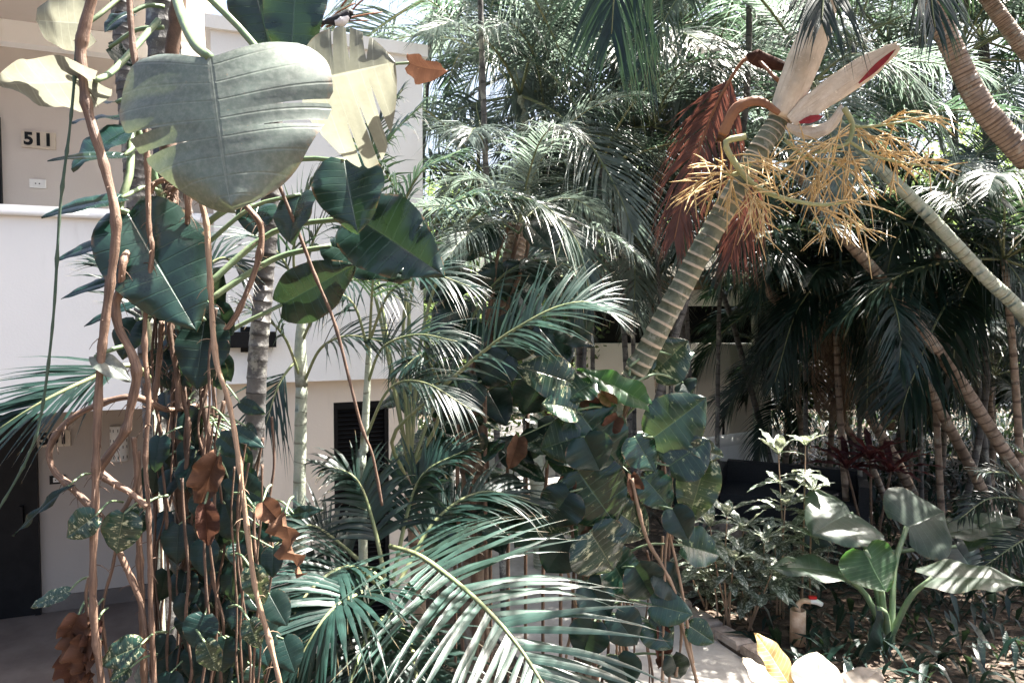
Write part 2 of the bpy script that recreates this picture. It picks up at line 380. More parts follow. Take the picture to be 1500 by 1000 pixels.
def frond_build(pts, llen, n, width, up=V((0, 0, 1)), a0=72, a1=25, vee=20, droop=.35, rng=random, seg=4, s0=.12, sides=(1, -1), fold=.25, jit=.12, steps=24, rr=.012):
    """returns rachis MB and a list of leaflet MBs"""
    P = crom(pts, steps); rb = MB(); rb.tube(P, [rr, rr * .75, rr * .25], 6, steps=steps)
    out = []
    for k in range(n):
        s = s0 + (1 - s0) * (k + .5) / n
        env = (.62 + .38 * math.sin(math.pi * min(1, s) ** .8)) * (1 - .5 * max(0, (s - .72) / .28))
        for sg in sides:
            t = min(.999, s + rng.uniform(-.3, .3) / n) * steps; i = int(t)
            p = P[i].lerp(P[i + 1], t - i); T = (P[i + 1] - P[i]).normalized()
            U = up - T * up.dot(T); U = U.normalized() if U.length > 1e-4 else T.orthogonal().normalized()
            S = T.cross(U); a = R(a0 + (a1 - a0) * s ** 1.3 + rng.uniform(-6, 6)); ve = R(vee + rng.uniform(-9, 9))
            d = (T * math.cos(a) + (S * sg * math.cos(ve) + U * math.sin(ve)) * math.sin(a)).normalized()
            Wv = (T - d * T.dot(d)).normalized(); Nn = d.cross(Wv)
            ln = llen * env * rng.uniform(1 - jit, 1 + jit); dr = droop * rng.uniform(.6, 1.4); w_ = width * rng.uniform(.85, 1.15)
            mb = MB(); kink = rng.uniform(-.08, .08)
            for q in range(seg + 1):
                x = q / seg; wd = w_ * (.35 + .65 * math.sin(math.pi * min(1, x * 1.15 + .12) ** .8)) * (1 - x ** 4 * .97) / 2
                c = p + d * ln * x * (1 - .18 * dr * x) + V((0, 0, -1)) * dr * ln * x * x + Wv * kink * ln * x * x
                for e in (-1, 0, 1):
                    mb.v.append(c + Wv * wd * e - Nn * (fold * wd if e == 0 else 0)); mb.uv.append((x, .5 + e * .4))
            for q in range(seg):
                for e in (0, 1):
                    o = q * 3 + e; mb.f.append([o, o + 1, o + 4, o + 3]); mb.mi.append(0)
            out.append(mb)
    return rb, out
def join(mbs):
    r = MB()
    for b in mbs: r.add(b.v, b.f, b.uv, b.mi[0] if b.mi else 0)
    return r
def frond(parent, pts, llen, n, width, mat='palm', rmat='rachis', singles=False, label=None, **kw):
    rb, lf = frond_build(pts, llen, n, width, **kw)
    if singles:
        o = part('frond', rb.mesh('frond', M[rmat]), parent, label)
        for b in lf: part('leaflet', b.mesh('leaflet', M[mat]), o)
        return o
    for b in lf: b.mi = [1] * len(b.f)
    r = MB(); r.add(rb.v, rb.f, rb.uv, 0)
    for b in lf: r.add(b.v, b.f, b.uv, 1)
    return part('frond', r.mesh('frond', [M[rmat], M[mat]]), parent, label)

_var = {}
def frond_variant(elev, L, mat, seed, dead=False, rmat='rachis'):
    key = (elev, round(L, 2), mat, seed)
    if key in _var: return _var[key]
    rng = random.Random(hash((elev, seed)) % 9999 + seed)
    e = R(elev); pts = []; p = V((0, 0, 0)); st = 8; bend = R(95 if elev > 20 else 55) * rng.uniform(.8, 1.15)
    for i in range(st + 1):
        pts.append(p.copy()); a = e - bend * (i / st) ** 1.4; p = p + V((math.cos(a), rng.uniform(-.04, .04), math.sin(a))) * L / st
    rb, lf = frond_build(pts, L * .34, 42 if mat == 'palm_d' else 54, L * (.019 if mat == 'palm_d' else .0115), up=V((-.3, 0, 1)), droop=.5 if not dead else 1.0, vee=22 if not dead else -20, rng=rng, seg=3, s0=.2, jit=.2, rr=L * .007)
    r = MB(); r.add(rb.v, rb.f, rb.uv, 0)
    for b in lf: r.add(b.v, b.f, b.uv, 1)
    me = r.mesh('frond', [M[rmat], M[mat]]); _var[key] = me; return me
def crown(parent, top, n, L, mat='palm', seed=0, lo=-25, hi=75, az0=0, dead=0):
    rng = random.Random(seed)
    for i in range(n):
        f = (i + .5) / n; el = [75, 55, 38, 20, 0, -25][min(5, int(f * 6))]
        el = max(lo, min(hi, el)); az = az0 + i * 2.4 + rng.uniform(-.3, .3); s = rng.uniform(.8, 1.12)
        me = frond_variant(el, L, mat, i % 3)
        part('frond', me, parent, None, Matrix.Translation(top) @ Matrix.Rotation(az, 4, 'Z') @ Matrix.Rotation(rng.uniform(-.25, .25), 4, 'X') @ Matrix.Diagonal((s, s, s, 1)))
    for i in range(dead):
        me = frond_variant(-25, L * .8, 'palm_straw', 7 + i % 2, True, 'rachis_dry')
        part('dead_frond', me, parent, 'dry straw coloured hanging frond', Matrix.Translation(top - V((0, 0, .15))) @ Matrix.Rotation(rng.uniform(0, 6.28), 4, 'Z') @ Matrix.Rotation(R(38), 4, 'Y'))
def trunk_mesh(pts, r, ring=.1, mat='trunk_grey', lip=.07, n=14, rng=random):
    P0 = crom(pts, 60); L = sum((P0[i + 1] - P0[i]).length for i in range(60)); k = max(3, int(L / ring))
    Pr = crom(pts, k * 2); mb = MB(); ref = None
    jit = [rng.uniform(-.22, .22) for _ in range(k + 2)]
    for i in range(k):
        for h in (0, .12, .9):
            s = (i + h + (jit[i] if h < .5 else jit[i + 1]) * .5) / k; s = max(0, min(1, s))
            t = s * (len(Pr) - 1); j = min(int(t), len(Pr) - 2); p = Pr[j].lerp(Pr[j + 1], t - j); T = (Pr[j + 1] - Pr[j]).normalized()
            if ref is None: ref = T.orthogonal().normalized()
            ref = (ref - T * ref.dot(T)).normalized(); b = T.cross(ref)
            rr = lerpl(r, s) * (1 + (lip if h < .05 else (lip * .7 if h < .5 else -lip * .15)))
            tilt = rng.uniform(-.15, .15) * ring
            for q in range(n):
                a = q / n * 6.2832
                mb.v.append(p + (ref * math.cos(a) + b * math.sin(a)) * rr * (1 + .02 * math.sin(a * 3 + i)) + T * tilt * math.cos(a) * .6); mb.uv.append((q / n, i + h))
    rows = k * 3
    for i in range(rows - 1):
        for q in range(n): mb.f.append([i * n + q, i * n + (q + 1) % n, (i + 1) * n + (q + 1) % n, (i + 1) * n + q]); mb.mi.append(0)
    mb.f += [list(range(n))[::-1], [(rows - 1) * n + q for q in range(n)]]; mb.mi += [0, 0]
    return mb.mesh('trunk', M[mat])
def to_ground(p, lean=V((0, 0, 0))):
    """ground point under p, pushed along lean"""
    return V((p.x + lean.x, p.y + lean.y, 0))

rnd = random.Random(5)

# ================================================================== SETTING
# ground sheet, path, kerb
mb = MB(); n = 60
for i in range(n + 1):
    for j in range(n + 1):
        x = -60 + 120 * i / n; y = -20 + 120 * j / n; mb.v.append(V((x, y, -.02))); mb.uv.append((x, y))
for i in range(n):
    for j in range(n): a = i * (n + 1) + j; mb.f.append([a, a + n + 1, a + n + 2, a + 1]); mb.mi.append(0)
struct('ground', mb.mesh('ground', M['soil']))
kd = V((.22, -.54, 0)).normalized(); kn = V((-kd.y, kd.x, 0)) * -1          # kerb direction and its left side
if kn.x > 0: kn = -kn
k0 = V((1.82, 6.38, 0))
def strip(name, a, b, c, d, z, mat, t=.03):
    mbx = MB(); vs = [V((q.x, q.y, z)) for q in (a, b, c, d)] + [V((q.x, q.y, z - t)) for q in (a, b, c, d)]
    mbx.add(vs, [[0, 1, 2, 3], [7, 6, 5, 4], [0, 4, 5, 1], [1, 5, 6, 2], [2, 6, 7, 3], [3, 7, 4, 0]]); return mbx.mesh(name, M[mat], False)
pa, pb = k0 + kd * 4 + kn * .1, k0 - kd * 16 + kn * .1
me = strip('path', pa, pa + kn * 1.5, pb + kn * 2.6, pb, .012, 'path')
struct('path', me)
kerb = struct('kerb', strip('kerb', k0 + kd * 3.9 + kn * .09, k0 + kd * 3.9 - kn * .07, k0 - kd * 10 - kn * .07, k0 - kd * 10 + kn * .09, .03, 'soil'))
for i in range(30):
    c = k0 + kd * (3.6 - i * .42); L = .19 + rnd.uniform(-.02, .01)
    Mx = frame(V((c.x, c.y, 0)), kd, V((0, 0, 1))) @ Matrix.Rotation(rnd.uniform(-.05, .05), 4, 'Z')
    mbx = MB(); h = .11 + rnd.uniform(-.02, .02)
    ring = [(-L, -.085), (L, -.085), (L, .085), (-L, .085)]
    vs = [V((x * q + rnd.uniform(-.012, .012), y * q + rnd.uniform(-.01, .01), z)) for (z, q) in ((-.02, 1.02), (h * .8, 1.0), (h, .88)) for x, y in ring]
    fs = [[a * 4 + k, a * 4 + (k + 1) % 4, a * 4 + 4 + (k + 1) % 4, a * 4 + 4 + k] for a in (0, 1) for k in range(4)] + [[8, 9, 10, 11]]
    mbx.add(vs, fs); part('stone', mbx.mesh('stone', M['stone'], False), kerb, None, Mx)
# far sunlit paving seen between the stems
struct('pavement', strip('pavement', V((-6, 11.5, 0)), V((1.2, 11.5, 0)), V((1.2, 19, 0)), V((-6, 19, 0)), .016, 'path'))

# ================================================================== LEFT BUILDING
A0 = V((-3.65, 5.11, 0)); BD = V((math.cos(R(22)), math.sin(R(22)), 0)); BN = V((BD.y, -BD.x, 0))
BM = Matrix(((BD.x, -BN.x, 0, A0.x), (BD.y, -BN.y, 0, A0.y), (0, 0, 1, 0), (0, 0, 0, 1)))   # local x = along, y = inwards, z = up
def bbox(t0, t1, n0, n1, z0, z1, mbx=None):
    return (mbx or MB()).box((t0, -n1, z0), (t1, -n0, z1), BM)
bld = thing('hotel_building', A0, 'two storey white hotel block with balcony parapet and dark room doors', 'building')
def bpart(name, mat, *boxes, parent=bld, label=None):
    mbx = MB()
    for b in boxes: bbox(*b, mbx)
    return part(name, mbx.mesh(name, M[mat], False), parent, label)
TL = -5.0
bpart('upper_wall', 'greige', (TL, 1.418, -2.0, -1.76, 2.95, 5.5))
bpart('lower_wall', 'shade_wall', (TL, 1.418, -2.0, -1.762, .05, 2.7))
bpart('balcony_slab', 'white', (TL, 1.418, -1.76, -.121, 2.7, 2.95))
bpart('balcony_parapet', 'white', (TL, 1.418, -.12, 0, 2.16, 3.58))
mbx = MB(); pr = []
for i in range(9): a = math.pi * i / 8; pr.append((-.06 + .105 * math.cos(a), 3.583 + .085 * math.sin(a)))
for i in range(9):
    for t in (TL, 1.417): mbx.v.append(BM @ V((t, -pr[i][0], pr[i][1]))); mbx.uv.append((0, 0))
mbx.f = [[2 * i, 2 * i + 1, 2 * i + 3, 2 * i + 2] for i in range(8)] + [[16, 17, 1, 0]]; mbx.mi = [0] * 9
part('parapet_coping', mbx.mesh('parapet_coping', M['white']), bld)
bpart('ceiling', 'greige', (TL, 1.418, -1.76, .12, 5.5, 5.75))
bpart('cornice', 'white', (TL, 1.417, -1.757, -1.60, 5.30, 5.497))
bpart('skirting', 'conc', (-.19, 1.417, -1.759, -1.735, .052, .2))
bpart('stair_block', 'white', (1.42, 3.08, -4.0, .08, 2.33, 5.05))
bpart('block_coping', 'white', (1.38, 3.12, -4.0, .12, 5.05, 5.15))
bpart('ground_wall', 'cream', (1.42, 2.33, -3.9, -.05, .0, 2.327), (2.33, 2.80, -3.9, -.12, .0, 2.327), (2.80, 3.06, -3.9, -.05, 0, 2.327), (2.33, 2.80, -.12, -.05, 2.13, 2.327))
# doors: dark leaf with frame, handle
d1 = bpart('door', 'black', (-1.15, -.2, -1.758, -1.725, .052, 1.95), label='black ground floor room door')
bpart('door_frame', 'black', (-.2, -.155, -1.757, -1.70, .053, 1.99), (-1.2, -.155, -1.757, -1.70, 1.952, 2.0), parent=d1)
bpart('door_handle', 'black', (-.30, -.27, -1.724, -1.67, .93, 1.10), parent=d1)
d2 = bpart('door', 'black', (-1.35, -.42, -1.758, -1.725, 2.953, 4.70), label='black upper floor room door')
bpart('door_frame', 'black', (-.42, -.37, -1.757, -1.70, 2.953, 4.66), (-1.4, -.40, -1.757, -1.70, 4.702, 4.75), parent=d2)
sh = bpart('louvred_door', 'black', (2.335, 2.365, -.118, -.062, .02, 2.12), (2.765, 2.795, -.118, -.062, .02, 2.12), (2.365, 2.765, -.118, -.062, 2.07, 2.12), (2.365, 2.765, -.118, -.062, .02, .1), (2.365, 2.765, -.117, -.11, .1, 2.07), label='black louvred shutter door')
slat = MB().box((-.199, -.014, -.003), (.199, .014, .003)).mesh('slat', M['black'], False)
for i in range(52):
    part('slat', slat, sh, None, BM @ Matrix.Translation(V((2.565, .09, .125 + i * .0375))) @ Matrix.Rotation(R(-38), 4, 'X'))
struct('walkway_floor', bbox(TL, 1.415, -1.755, .25, -.03, .05).mesh('walkway_floor', M['conc'], False))
# things on the walls
def on_wall(t, z, n=-1.76): return BM @ V((t, -n, z))
def sign(txt, t, z, label):
    o = thing('room_number_sign', on_wall(t, z), label, 'sign')
    part('plate', bbox(t - .135, t + .135, -1.758, -1.735, z - .075, z + .075).mesh('plate', M['plate'], False), o)
    cu = bpy.data.curves.new('lettering', 'FONT'); cu.body = txt; cu.size = .155; cu.align_x = 'CENTER'; cu.align_y = 'CENTER'; cu.offset = .006; cu.extrude = .003
    tmp = bpy.data.objects.new('lettering', cu); me = bpy.data.meshes.new_from_object(tmp); bpy.data.objects.remove(tmp)
    me.materials.clear(); me.materials.append(M['black'])
    part('lettering', me, o, None, BM @ Matrix.Translation(V((t, 1.731, z))) @ Matrix.Rotation(R(90), 4, 'X'))
sign('511', -.078, 4.48, 'beige room number plate reading 511 beside the upper door')
sign('501', -.02, 1.70, 'beige room number plate reading 501 beside the lower door')
def socket(t, z, label, mat):
    o = thing('wall_socket', on_wall(t, z), label, 'socket')
    part('plate', bbox(t - .065, t + .065, -1.759, -1.742, z - .04, z + .04).mesh('plate', M[mat], False), o)
    part('insert', bbox(t - .035, t + .035, -1.742, -1.738, z - .022, z + .022).mesh('insert', M['ivory'], False), o)
    for s in (-.015, .015): part('hole', MB().lathe([(.006, 0), (.006, .002)], n=10, M=BM @ Matrix.Translation(V((t + s, 1.7375, z))) @ Matrix.Rotation(R(90), 4, 'X')).mesh('hole', M['black'], False), o)
socket(-.095, 4.08, 'small white double socket under the 511 plate', 'ivory')
socket(.0, 1.31, 'small dark framed socket under the 501 plate', 'black')
lt = .52; lz = 1.62
lampo = thing('wall_sconce', on_wall(lt, lz), 'white half round pierced wall lamp beside the 501 plate', 'lamp')
mbx = MB()
for zi in (-.17, .17):
    for k in range(13): a = math.pi * k / 12; mbx.v.append(BM @ V((lt + .08 * math.cos(a), 1.757 - .075 * math.sin(a), lz + zi))); mbx.uv.append((0, 0))
mbx.f = [[k, k + 1, k + 14, k + 13] for k in range(12)] + [list(range(13)), list(range(13, 26))[::-1]]; mbx.mi = [0] * 14
part('shade', mbx.mesh('shade', M['ivory']), lampo)
for row in (-.13, -.03, .03, .13):
    for k in range(1, 6):
        a = math.pi * k / 6; c = BM @ V((lt + .0805 * math.cos(a), 1.757 - .0755 * math.sin(a), lz + row)); nn = (BD * math.cos(a) + BN * math.sin(a))
        part('slot', MB().box((-.003, -.002, -.014), (.003, .002, .014), frame(c, nn.cross(V((0, 0, 1))), V((0, 0, 1)))).mesh('slot', M['black'], False), lampo)
wl = thing('wall_light', on_wall(1.65, 2.66, .08), 'black slim box light on the white stair block', 'lamp')  # plain black box with bracket, gives no light
part('housing', bbox(1.46, 1.86, .081, .20, 2.62, 2.74).mesh('housing', M['black'], False), wl)
part('bracket', bbox(1.6, 1.72, .081, .11, 2.58, 2.78).mesh('bracket', M['black'], False), wl)

# ================================================================== BACK BUILDING, LOW WALL, SOFA, POSTS
bk = thing('garden_building', V((3.6, 13.4, 0)), 'cream garden pavilion with dark open window band behind the leaning palm', 'building')
def wpart(name, mat, a, b, parent=bk): return part(name, MB().box(a, b).mesh(name, M[mat], False), parent)
wpart('wall', 'pavilion', (1.2, 13.4, 0), (3.95, 13.7, 2.3)); wpart('pillar', 'pavilion', (3.35, 12.95, 0), (3.95, 13.397, 2.32))
wpart('side_wall', 'pavilion', (3.953, 13.5, 0), (4.9, 13.8, 2.28)); wpart('sill', 'white', (2.9, 13.1, .95), (3.347, 13.397, 1.02))
wpart('opening', 'black', (1.2, 13.6, 2.303), (4.9, 13.8, 3.0)); wpart('lintel', 'pavilion', (1.2, 13.45, 3.0), (4.9, 13.9, 3.3))  # black slab paints the dark inside of the window band
wpart('roof', 'roof', (.8, 13.35, 3.303), (5.2, 16, 3.55))
lw = thing('low_wall', V((3.6, 11, 0)), 'low white garden wall with rounded coping behind the black sofa', 'wall')
la, lb = at(1000, 652, 11.0), at(1134, 636, 12.2); la.z = lb.z = 0; ld = (lb - la).normalized(); LM = frame(la, ld, V((0, 0, 1))); LL = (lb - la).length
part('wall_body', MB().box((0, -.09, 0), (LL, .09, .76), LM).mesh('wall_body', M['white'], False), lw)
part('coping', MB().tube([LM @ V((-.05, 0, .80)), LM @ V((LL + .06, 0, .80))], .11, 14, steps=4).mesh('coping', M['white']), lw)
for k, (x, y0, lab) in enumerate(((1060, 606, 'brass ball topped post behind the low wall by the pavilion pillar'), (1108, 612, 'brass ball topped post at the rounded end of the low wall'))):
    p = at(x, y0, 12.3 + k * .2); o = thing('brass_post', V((p.x, p.y, 0)), lab, 'post')
    part('pole', MB().lathe([(.12, 0), (.12, .02), (.022, .04), (.022, p.z - .06), (.035, p.z - .05), (.022, p.z - .035)], V((p.x, p.y, 0)), 14).mesh('pole', M['gold' if k else 'black']), o)
    part('ball', MB().lathe([(.004, -.05), (.035, -.035), (.05, 0), (.035, .035), (.004, .05)], p, 14).mesh('ball', M['gold']), o)
sp = at(1053, 735, 9.6); sp.z = 0; sf = thing('wicker_sofa', sp, 'black wicker sofa in the shade in front of the low wall', 'sofa')
SM = frame(sp, V((.9, -.42, 0)), V((0, 0, 1)))     # x along the sofa, y into the back
SM = Matrix.Translation(sp) @ Matrix.Rotation(R(-24), 4, 'Z')
def spart(name, mat, a, b): return part(name, MB().box(a, b, SM).mesh(name, M[mat], False), sf)
spart('base', 'wicker', (0, 0, .06), (1.7, .8, .34)); spart('backrest', 'wicker', (0, .8, .06), (1.7, .93, .74))
spart('armrest', 'wicker', (-.12, 0, .06), (-.002, .93, .70)); spart('armrest', 'wicker', (1.702, 0, .06), (1.82, .93, .70))
spart('seat_cushion', 'cush', (.01, .02, .343), (.84, .78, .45)); spart('seat_cushion', 'cush', (.86, .02, .343), (1.69, .78, .45))
for x in (.0, 1.65):
    for y in (.03, .85): spart('leg', 'black', (x, y, 0), (x + .05, y + .05, .058))
bo = thing('garden_edging', at(1050, 757, 9.0) * 1, 'low brown wooden edging board in front of the sofa', 'edging'); bo.location.z = 0
e0, e1 = at(1000, 740, 9.4), at(1150, 790, 8.3); e0.z = e1.z = 0
part('board', MB().box((0, -.03, 0), ((e1 - e0).length, .03, .24), frame(e0, e1 - e0, V((0, 0, 1)))).mesh('board', M['stone'], False), bo)

# irrigation tap on a pipe stub
tp = at(1168, 948, 6.15); tp.z = 0
tap = thing('garden_tap', tp, 'weathered pipe stub with elbow tap and red lever in the bed', 'tap')
part('pipe', MB().lathe([(.066, 0), (.066, .3), (.058, .305), (.055, .27)], tp, 20).mesh('pipe', M['pvc']), tap)
part('elbow', MB().tube([tp + V((0, 0, .25)), tp + V((0, 0, .34)), tp + V((.04, 0, .38)), tp + V((.1, -.01, .38))], .024, 10).mesh('elbow', M['pvc']), tap)
part('spout', MB().tube([tp + V((.1, -.01, .38)), tp + V((.15, -.015, .38)), tp + V((.2, -.02, .355))], [.02, .026, .02], 10).mesh('spout', M['ivory']), tap)
part('lever', MB().box((.09, -.03, .405), (.15, .0, .43), Matrix.Translation(tp)).mesh('lever', M['red'], False), tap)
# ================================================================== LEFT FOREGROUND: host palms, climbers, aerial roots
def palm_thing(name, label, ptsW, r, ring, mat, group=None, lip=.07):
    o = thing(name, V((ptsW[0].x, ptsW[0].y, 0)), label, 'palm', group)
    part('trunk', trunk_mesh(ptsW, r, ring, mat, lip, rng=rnd), o); return o
hp = path([(300, 1000, 2.4), (290, 800, 2.4), (275, 560, 2.42), (255, 300, 2.45), (240, 60, 2.5), (232, -200, 2.5)], 2.4)
hp = [V((hp[0].x + .03, hp[0].y, 0))] + hp
host = palm_thing('host_palm', 'dark ringed palm trunk wrapped in climbing vines near the balcony', hp, [.062, .055, .05], .075, 'trunk_grey')
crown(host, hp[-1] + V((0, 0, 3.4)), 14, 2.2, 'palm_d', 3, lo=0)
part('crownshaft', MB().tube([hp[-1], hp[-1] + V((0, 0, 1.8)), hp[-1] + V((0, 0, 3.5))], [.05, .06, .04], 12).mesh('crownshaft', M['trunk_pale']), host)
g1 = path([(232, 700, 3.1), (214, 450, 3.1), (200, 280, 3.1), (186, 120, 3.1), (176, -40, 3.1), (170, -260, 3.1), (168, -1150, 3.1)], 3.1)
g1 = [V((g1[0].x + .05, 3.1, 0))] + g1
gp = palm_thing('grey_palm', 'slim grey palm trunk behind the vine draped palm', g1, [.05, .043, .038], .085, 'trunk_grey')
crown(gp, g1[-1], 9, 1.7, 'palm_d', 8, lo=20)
g2 = path([(366, 760, 2.95), (370, 690, 2.95), (378, 520, 2.95), (388, 400, 2.95), (398, 250, 2.95), (402, 60, 2.95), (402, -140, 2.95), (398, -600, 2.95)], 2.95)
g2 = [V((g2[0].x - .04, 2.95, 0))] + g2
gq = palm_thing('bamboo_palm', 'grey ringed palm trunk standing before the cream ground floor wall', g2, [.042, .037, .033], .1, 'trunk_grey')
crown(gq, g2[-1], 4, 1.3, 'palm_d', 12, lo=55)

VB = V((hp[0].x, 2.3, 0))
mon = thing('monstera_vine', VB, 'huge leaved climbing monstera with orange aerial roots on the dark palm', 'climber')
ms = path([(285, 1000, 2.33), (272, 760, 2.33), (262, 560, 2.34), (252, 330, 2.36), (246, 150, 2.38), (262, 0, 2.36), (275, -120, 2.34)], 2.3)
part('stem', MB().tube([V((ms[0].x, ms[0].y, 0))] + ms, [.03, .027, .024, .02], 9, steps=60, knot=.25, kper=.09).mesh('stem', M['root_d']), mon)
def root(pts, D, wpx, mat='root', parent=mon, name='aerial_root', knot=.28, kper=.17, ground=False, n=8):
    P = path(pts, D)
    if ground:
        q = P[-1]; d = (P[-1] - P[-2]).normalized() * .12
        P += [q + d + V((0, 0, -.05)), q + d * 1.6 + V((0, 0, -.35)), V((q.x + d.x * 2, q.y, .6)), V((q.x + d.x * 2, q.y, 0))]
    w_ = [q * .78 for q in wpx]
    mb_ = MB().tube(P, [m(q, D) / 2 for q in w_], n, steps=10 * len(P), knot=knot, kper=kper)
    if max(wpx) > 9:
        C_ = crom(P, 60)
        for k in range(34):
            q = C_[rnd.randrange(4, 56)]; d = V((rnd.uniform(-1, 1), rnd.uniform(-1, .3), rnd.uniform(-1, .2))).normalized(); l_ = rnd.uniform(.015, .05)
            mb_.tube([q, q + d * l_ * .6, q + d * l_ + V((0, 0, -.35 * l_))], [.0016, .0012, .0006], 4, steps=3)
    return part(name, mb_.mesh(name, M[mat]), parent)
root([(142, -30), (120, 60), (121, 105), (129, 163), (156, 255), (170, 335), (156, 455), (146, 548), (141, 670), (139, 745), (136, 837), (138, 915), (150, 1010)], 2.0, [19, 17, 14, 13, 12], ground=True)
root([(240, 330, 2.36), (205, 345, 2.2), (182, 380), (177, 422), (170, 445), (174, 480), (194, 520), (200, 552), (190, 602), (183, 632), (158, 668), (147, 690), (165, 706), (192, 722), (215, 742)], 2.05, [10, 16, 17, 15, 12])
root([(188, -20), (195, 70), (214, 204), (218, 330), (223, 367), (214, 449), (212, 514), (218, 582), (213, 670), (217, 738), (220, 830), (221, 898), (227, 1010)], 2.08, [12, 9, 9, 10, 9], ground=True)
root([(282, 240), (296, 300), (303, 335), (308, 415), (316, 524), (335, 588), (349, 668), (360, 759), (374, 861), (394, 935), (412, 1010)], 2.0, [12, 10, 10, 11], 'root_l', ground=True)
root([(290, 594, 2.3), (247, 600, 2.22), (211, 585, 2.12), (187, 581), (150, 590), (112, 608), (84, 634), (72, 662), (80, 690), (103, 712), (127, 736), (152, 762), (180, 820), (206, 882), (215, 940)], 2.08, [11, 12, 12, 13, 9])
root([(262, 255, 2.36), (320, 268, 2.3), (368, 310), (383, 338), (378, 381), (361, 429), (338, 474), (300, 510)], 2.2, [13, 11, 10], 'root')
root([(405, 262), (437, 340), (462, 405), (490, 473), (513, 561), (530, 626), (546, 668), (560, 740)], 2.3, [7, 6, 5], 'root_d', ground=False)
root([(112, 60), (109, 116), (102, 190), (88, 306), (78, 466), (61, 602), (41, 668), (0, 742), (-40, 800)], 2.0, [5, 5, 4], 'cable', name='hanging_stem', knot=.5, kper=.1)
root([(218, 282), (226, 270), (240, 264), (262, 264), (274, 275), (275, 320), (268, 400, 2.3)], 2.15, [11, 12, 12, 10])
root([(255, 300), (250, 282), (262, 272)], 2.2, [12, 11])
root([(196, 640), (200, 700), (188, 735), (175, 755)], 2.1, [8, 9])
root([(200, 660), (203, 720), (204, 800), (208, 900), (212, 1010)], 2.15, [13, 12, 10], ground=True)
root([(165, 1010), (150, 900), (165, 830), (172, 790), (185, 740)], 2.12, [6, 6])
root([(128, 905), (126, 870), (130, 845)], 2.05, [7, 6], 'root')
root([(212, 560), (222, 600), (232, 540), (237, 470)], 2.25, [9, 10], 'root')
root([(262, 600), (258, 540), (248, 480), (246, 420)], 2.2, [11, 9], 'root_d')
root([(300, 680), (306, 640), (298, 590), (305, 540), (292, 500)], 2.25, [14, 13, 9], 'root_d')
root([(272, 700), (276, 620), (262, 560), (252, 470)], 2.22, [9, 9, 7], 'root_d')
for i in range(44):
    x = 228 + rnd.random() * 165; y0 = rnd.uniform(420, 720) if x < 330 else rnd.uniform(600, 760); D = rnd.uniform(2.1, 2.5)
    pts = [(x + rnd.uniform(-10, 10), y) for y in range(int(y0), 1011, 70)] + [(x + rnd.uniform(-8, 8), 1015)]
    root(pts, D, [rnd.uniform(3, 6)] * 2, rnd.choice(['root_d', 'root_d', 'root_d', 'root_d', 'root_d', 'root']), ground=True, kper=.2, n=5)
# big monstera leaf and its neighbours
def L(parent, b, t, wpx, D, mat='philo', D2=None, face=UPC, pet=None, pr=.006, **kw):
    B = at(*b, D); T = at(*t, D2 or D)
    pp = [at(*q) for q in pet] if pet else None
    return leaf(parent, B, T, m(wpx, D), mat, face, petiole=pp, pr=pr, rng=rnd, **kw)
SPL = {(9, 1): 2, (13, 1): 3, (16, 1): 2, (19, 1): 3, (10, -1): 3, (14, -1): 2, (18, -1): 3}
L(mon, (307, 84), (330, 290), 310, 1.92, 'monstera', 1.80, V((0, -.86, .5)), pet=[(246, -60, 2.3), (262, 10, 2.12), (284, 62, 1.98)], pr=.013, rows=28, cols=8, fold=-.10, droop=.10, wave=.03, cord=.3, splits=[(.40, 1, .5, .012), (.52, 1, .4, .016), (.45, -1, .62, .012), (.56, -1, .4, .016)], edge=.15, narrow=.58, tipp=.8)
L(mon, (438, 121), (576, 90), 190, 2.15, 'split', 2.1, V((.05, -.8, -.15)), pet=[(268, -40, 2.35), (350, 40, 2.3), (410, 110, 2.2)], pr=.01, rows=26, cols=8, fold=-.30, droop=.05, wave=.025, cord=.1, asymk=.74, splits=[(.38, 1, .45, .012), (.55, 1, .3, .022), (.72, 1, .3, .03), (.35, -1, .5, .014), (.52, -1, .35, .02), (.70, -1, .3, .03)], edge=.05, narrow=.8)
L(mon, (436, -45), (424, 100), 92, 2.5, 'philo', 2.45, V((0, -.9, .3)), pet=[(275, -100, 2.4)], rows=18, cols=6, droop=.05, fold=.1)
L(mon, (372, -30), (392, 75), 90, 2.6, 'philo', 2.5, V((0, -.9, .3)), pet=[(275, -100, 2.4)], rows=14)
L(mon, (505, 235), (520, 332), 104, 2.3, 'philo', 2.2, V((-.1, -.75, .65)), pet=[(300, 330, 2.34), (420, 240, 2.4)], pr=.008, rows=18, cols=6, droop=.15, fold=.18)
L(mon, (440, 285), (415, 345), 70, 2.35, 'philo', 2.25, V((-.3, -.6, .6)), pet=[(300, 360, 2.34)], droop=.2)
L(mon, (520, 318), (640, 392), 120, 2.4, 'philo', 2.25, V((-.25, -.9, .35)), pet=[(290, 430, 2.34), (400, 340, 2.45)], pr=.009, rows=24, cols=7, droop=.15, fold=.25, wave=.035, splits=[(.6, 1, .6, .02), (.7, -1, .6, .02)])
L(mon, (485, 360), (600, 402), 66, 2.45, 'philo', 2.35, V((-.1, -.8, .5)), pet=[(290, 450, 2.34), (400, 380, 2.45)], pr=.009, rows=18, droop=.1)
L(mon, (413, 446), (518, 388), 84, 2.4, 'philo', 2.35, V((-.2, -.95, -.1)), pet=[(262, 560, 2.34), (330, 490, 2.38)], pr=.007, rows=18, cols=6, droop=.03, fold=.1, vein=None) if False else L(mon, (413, 446), (518, 388), 84, 2.4, 'philo', 2.35, V((-.2, -.95, -.1)), pet=[(262, 560, 2.34), (330, 490, 2.38)], pr=.007, rows=18, cols=6, droop=.03, fold=.1)
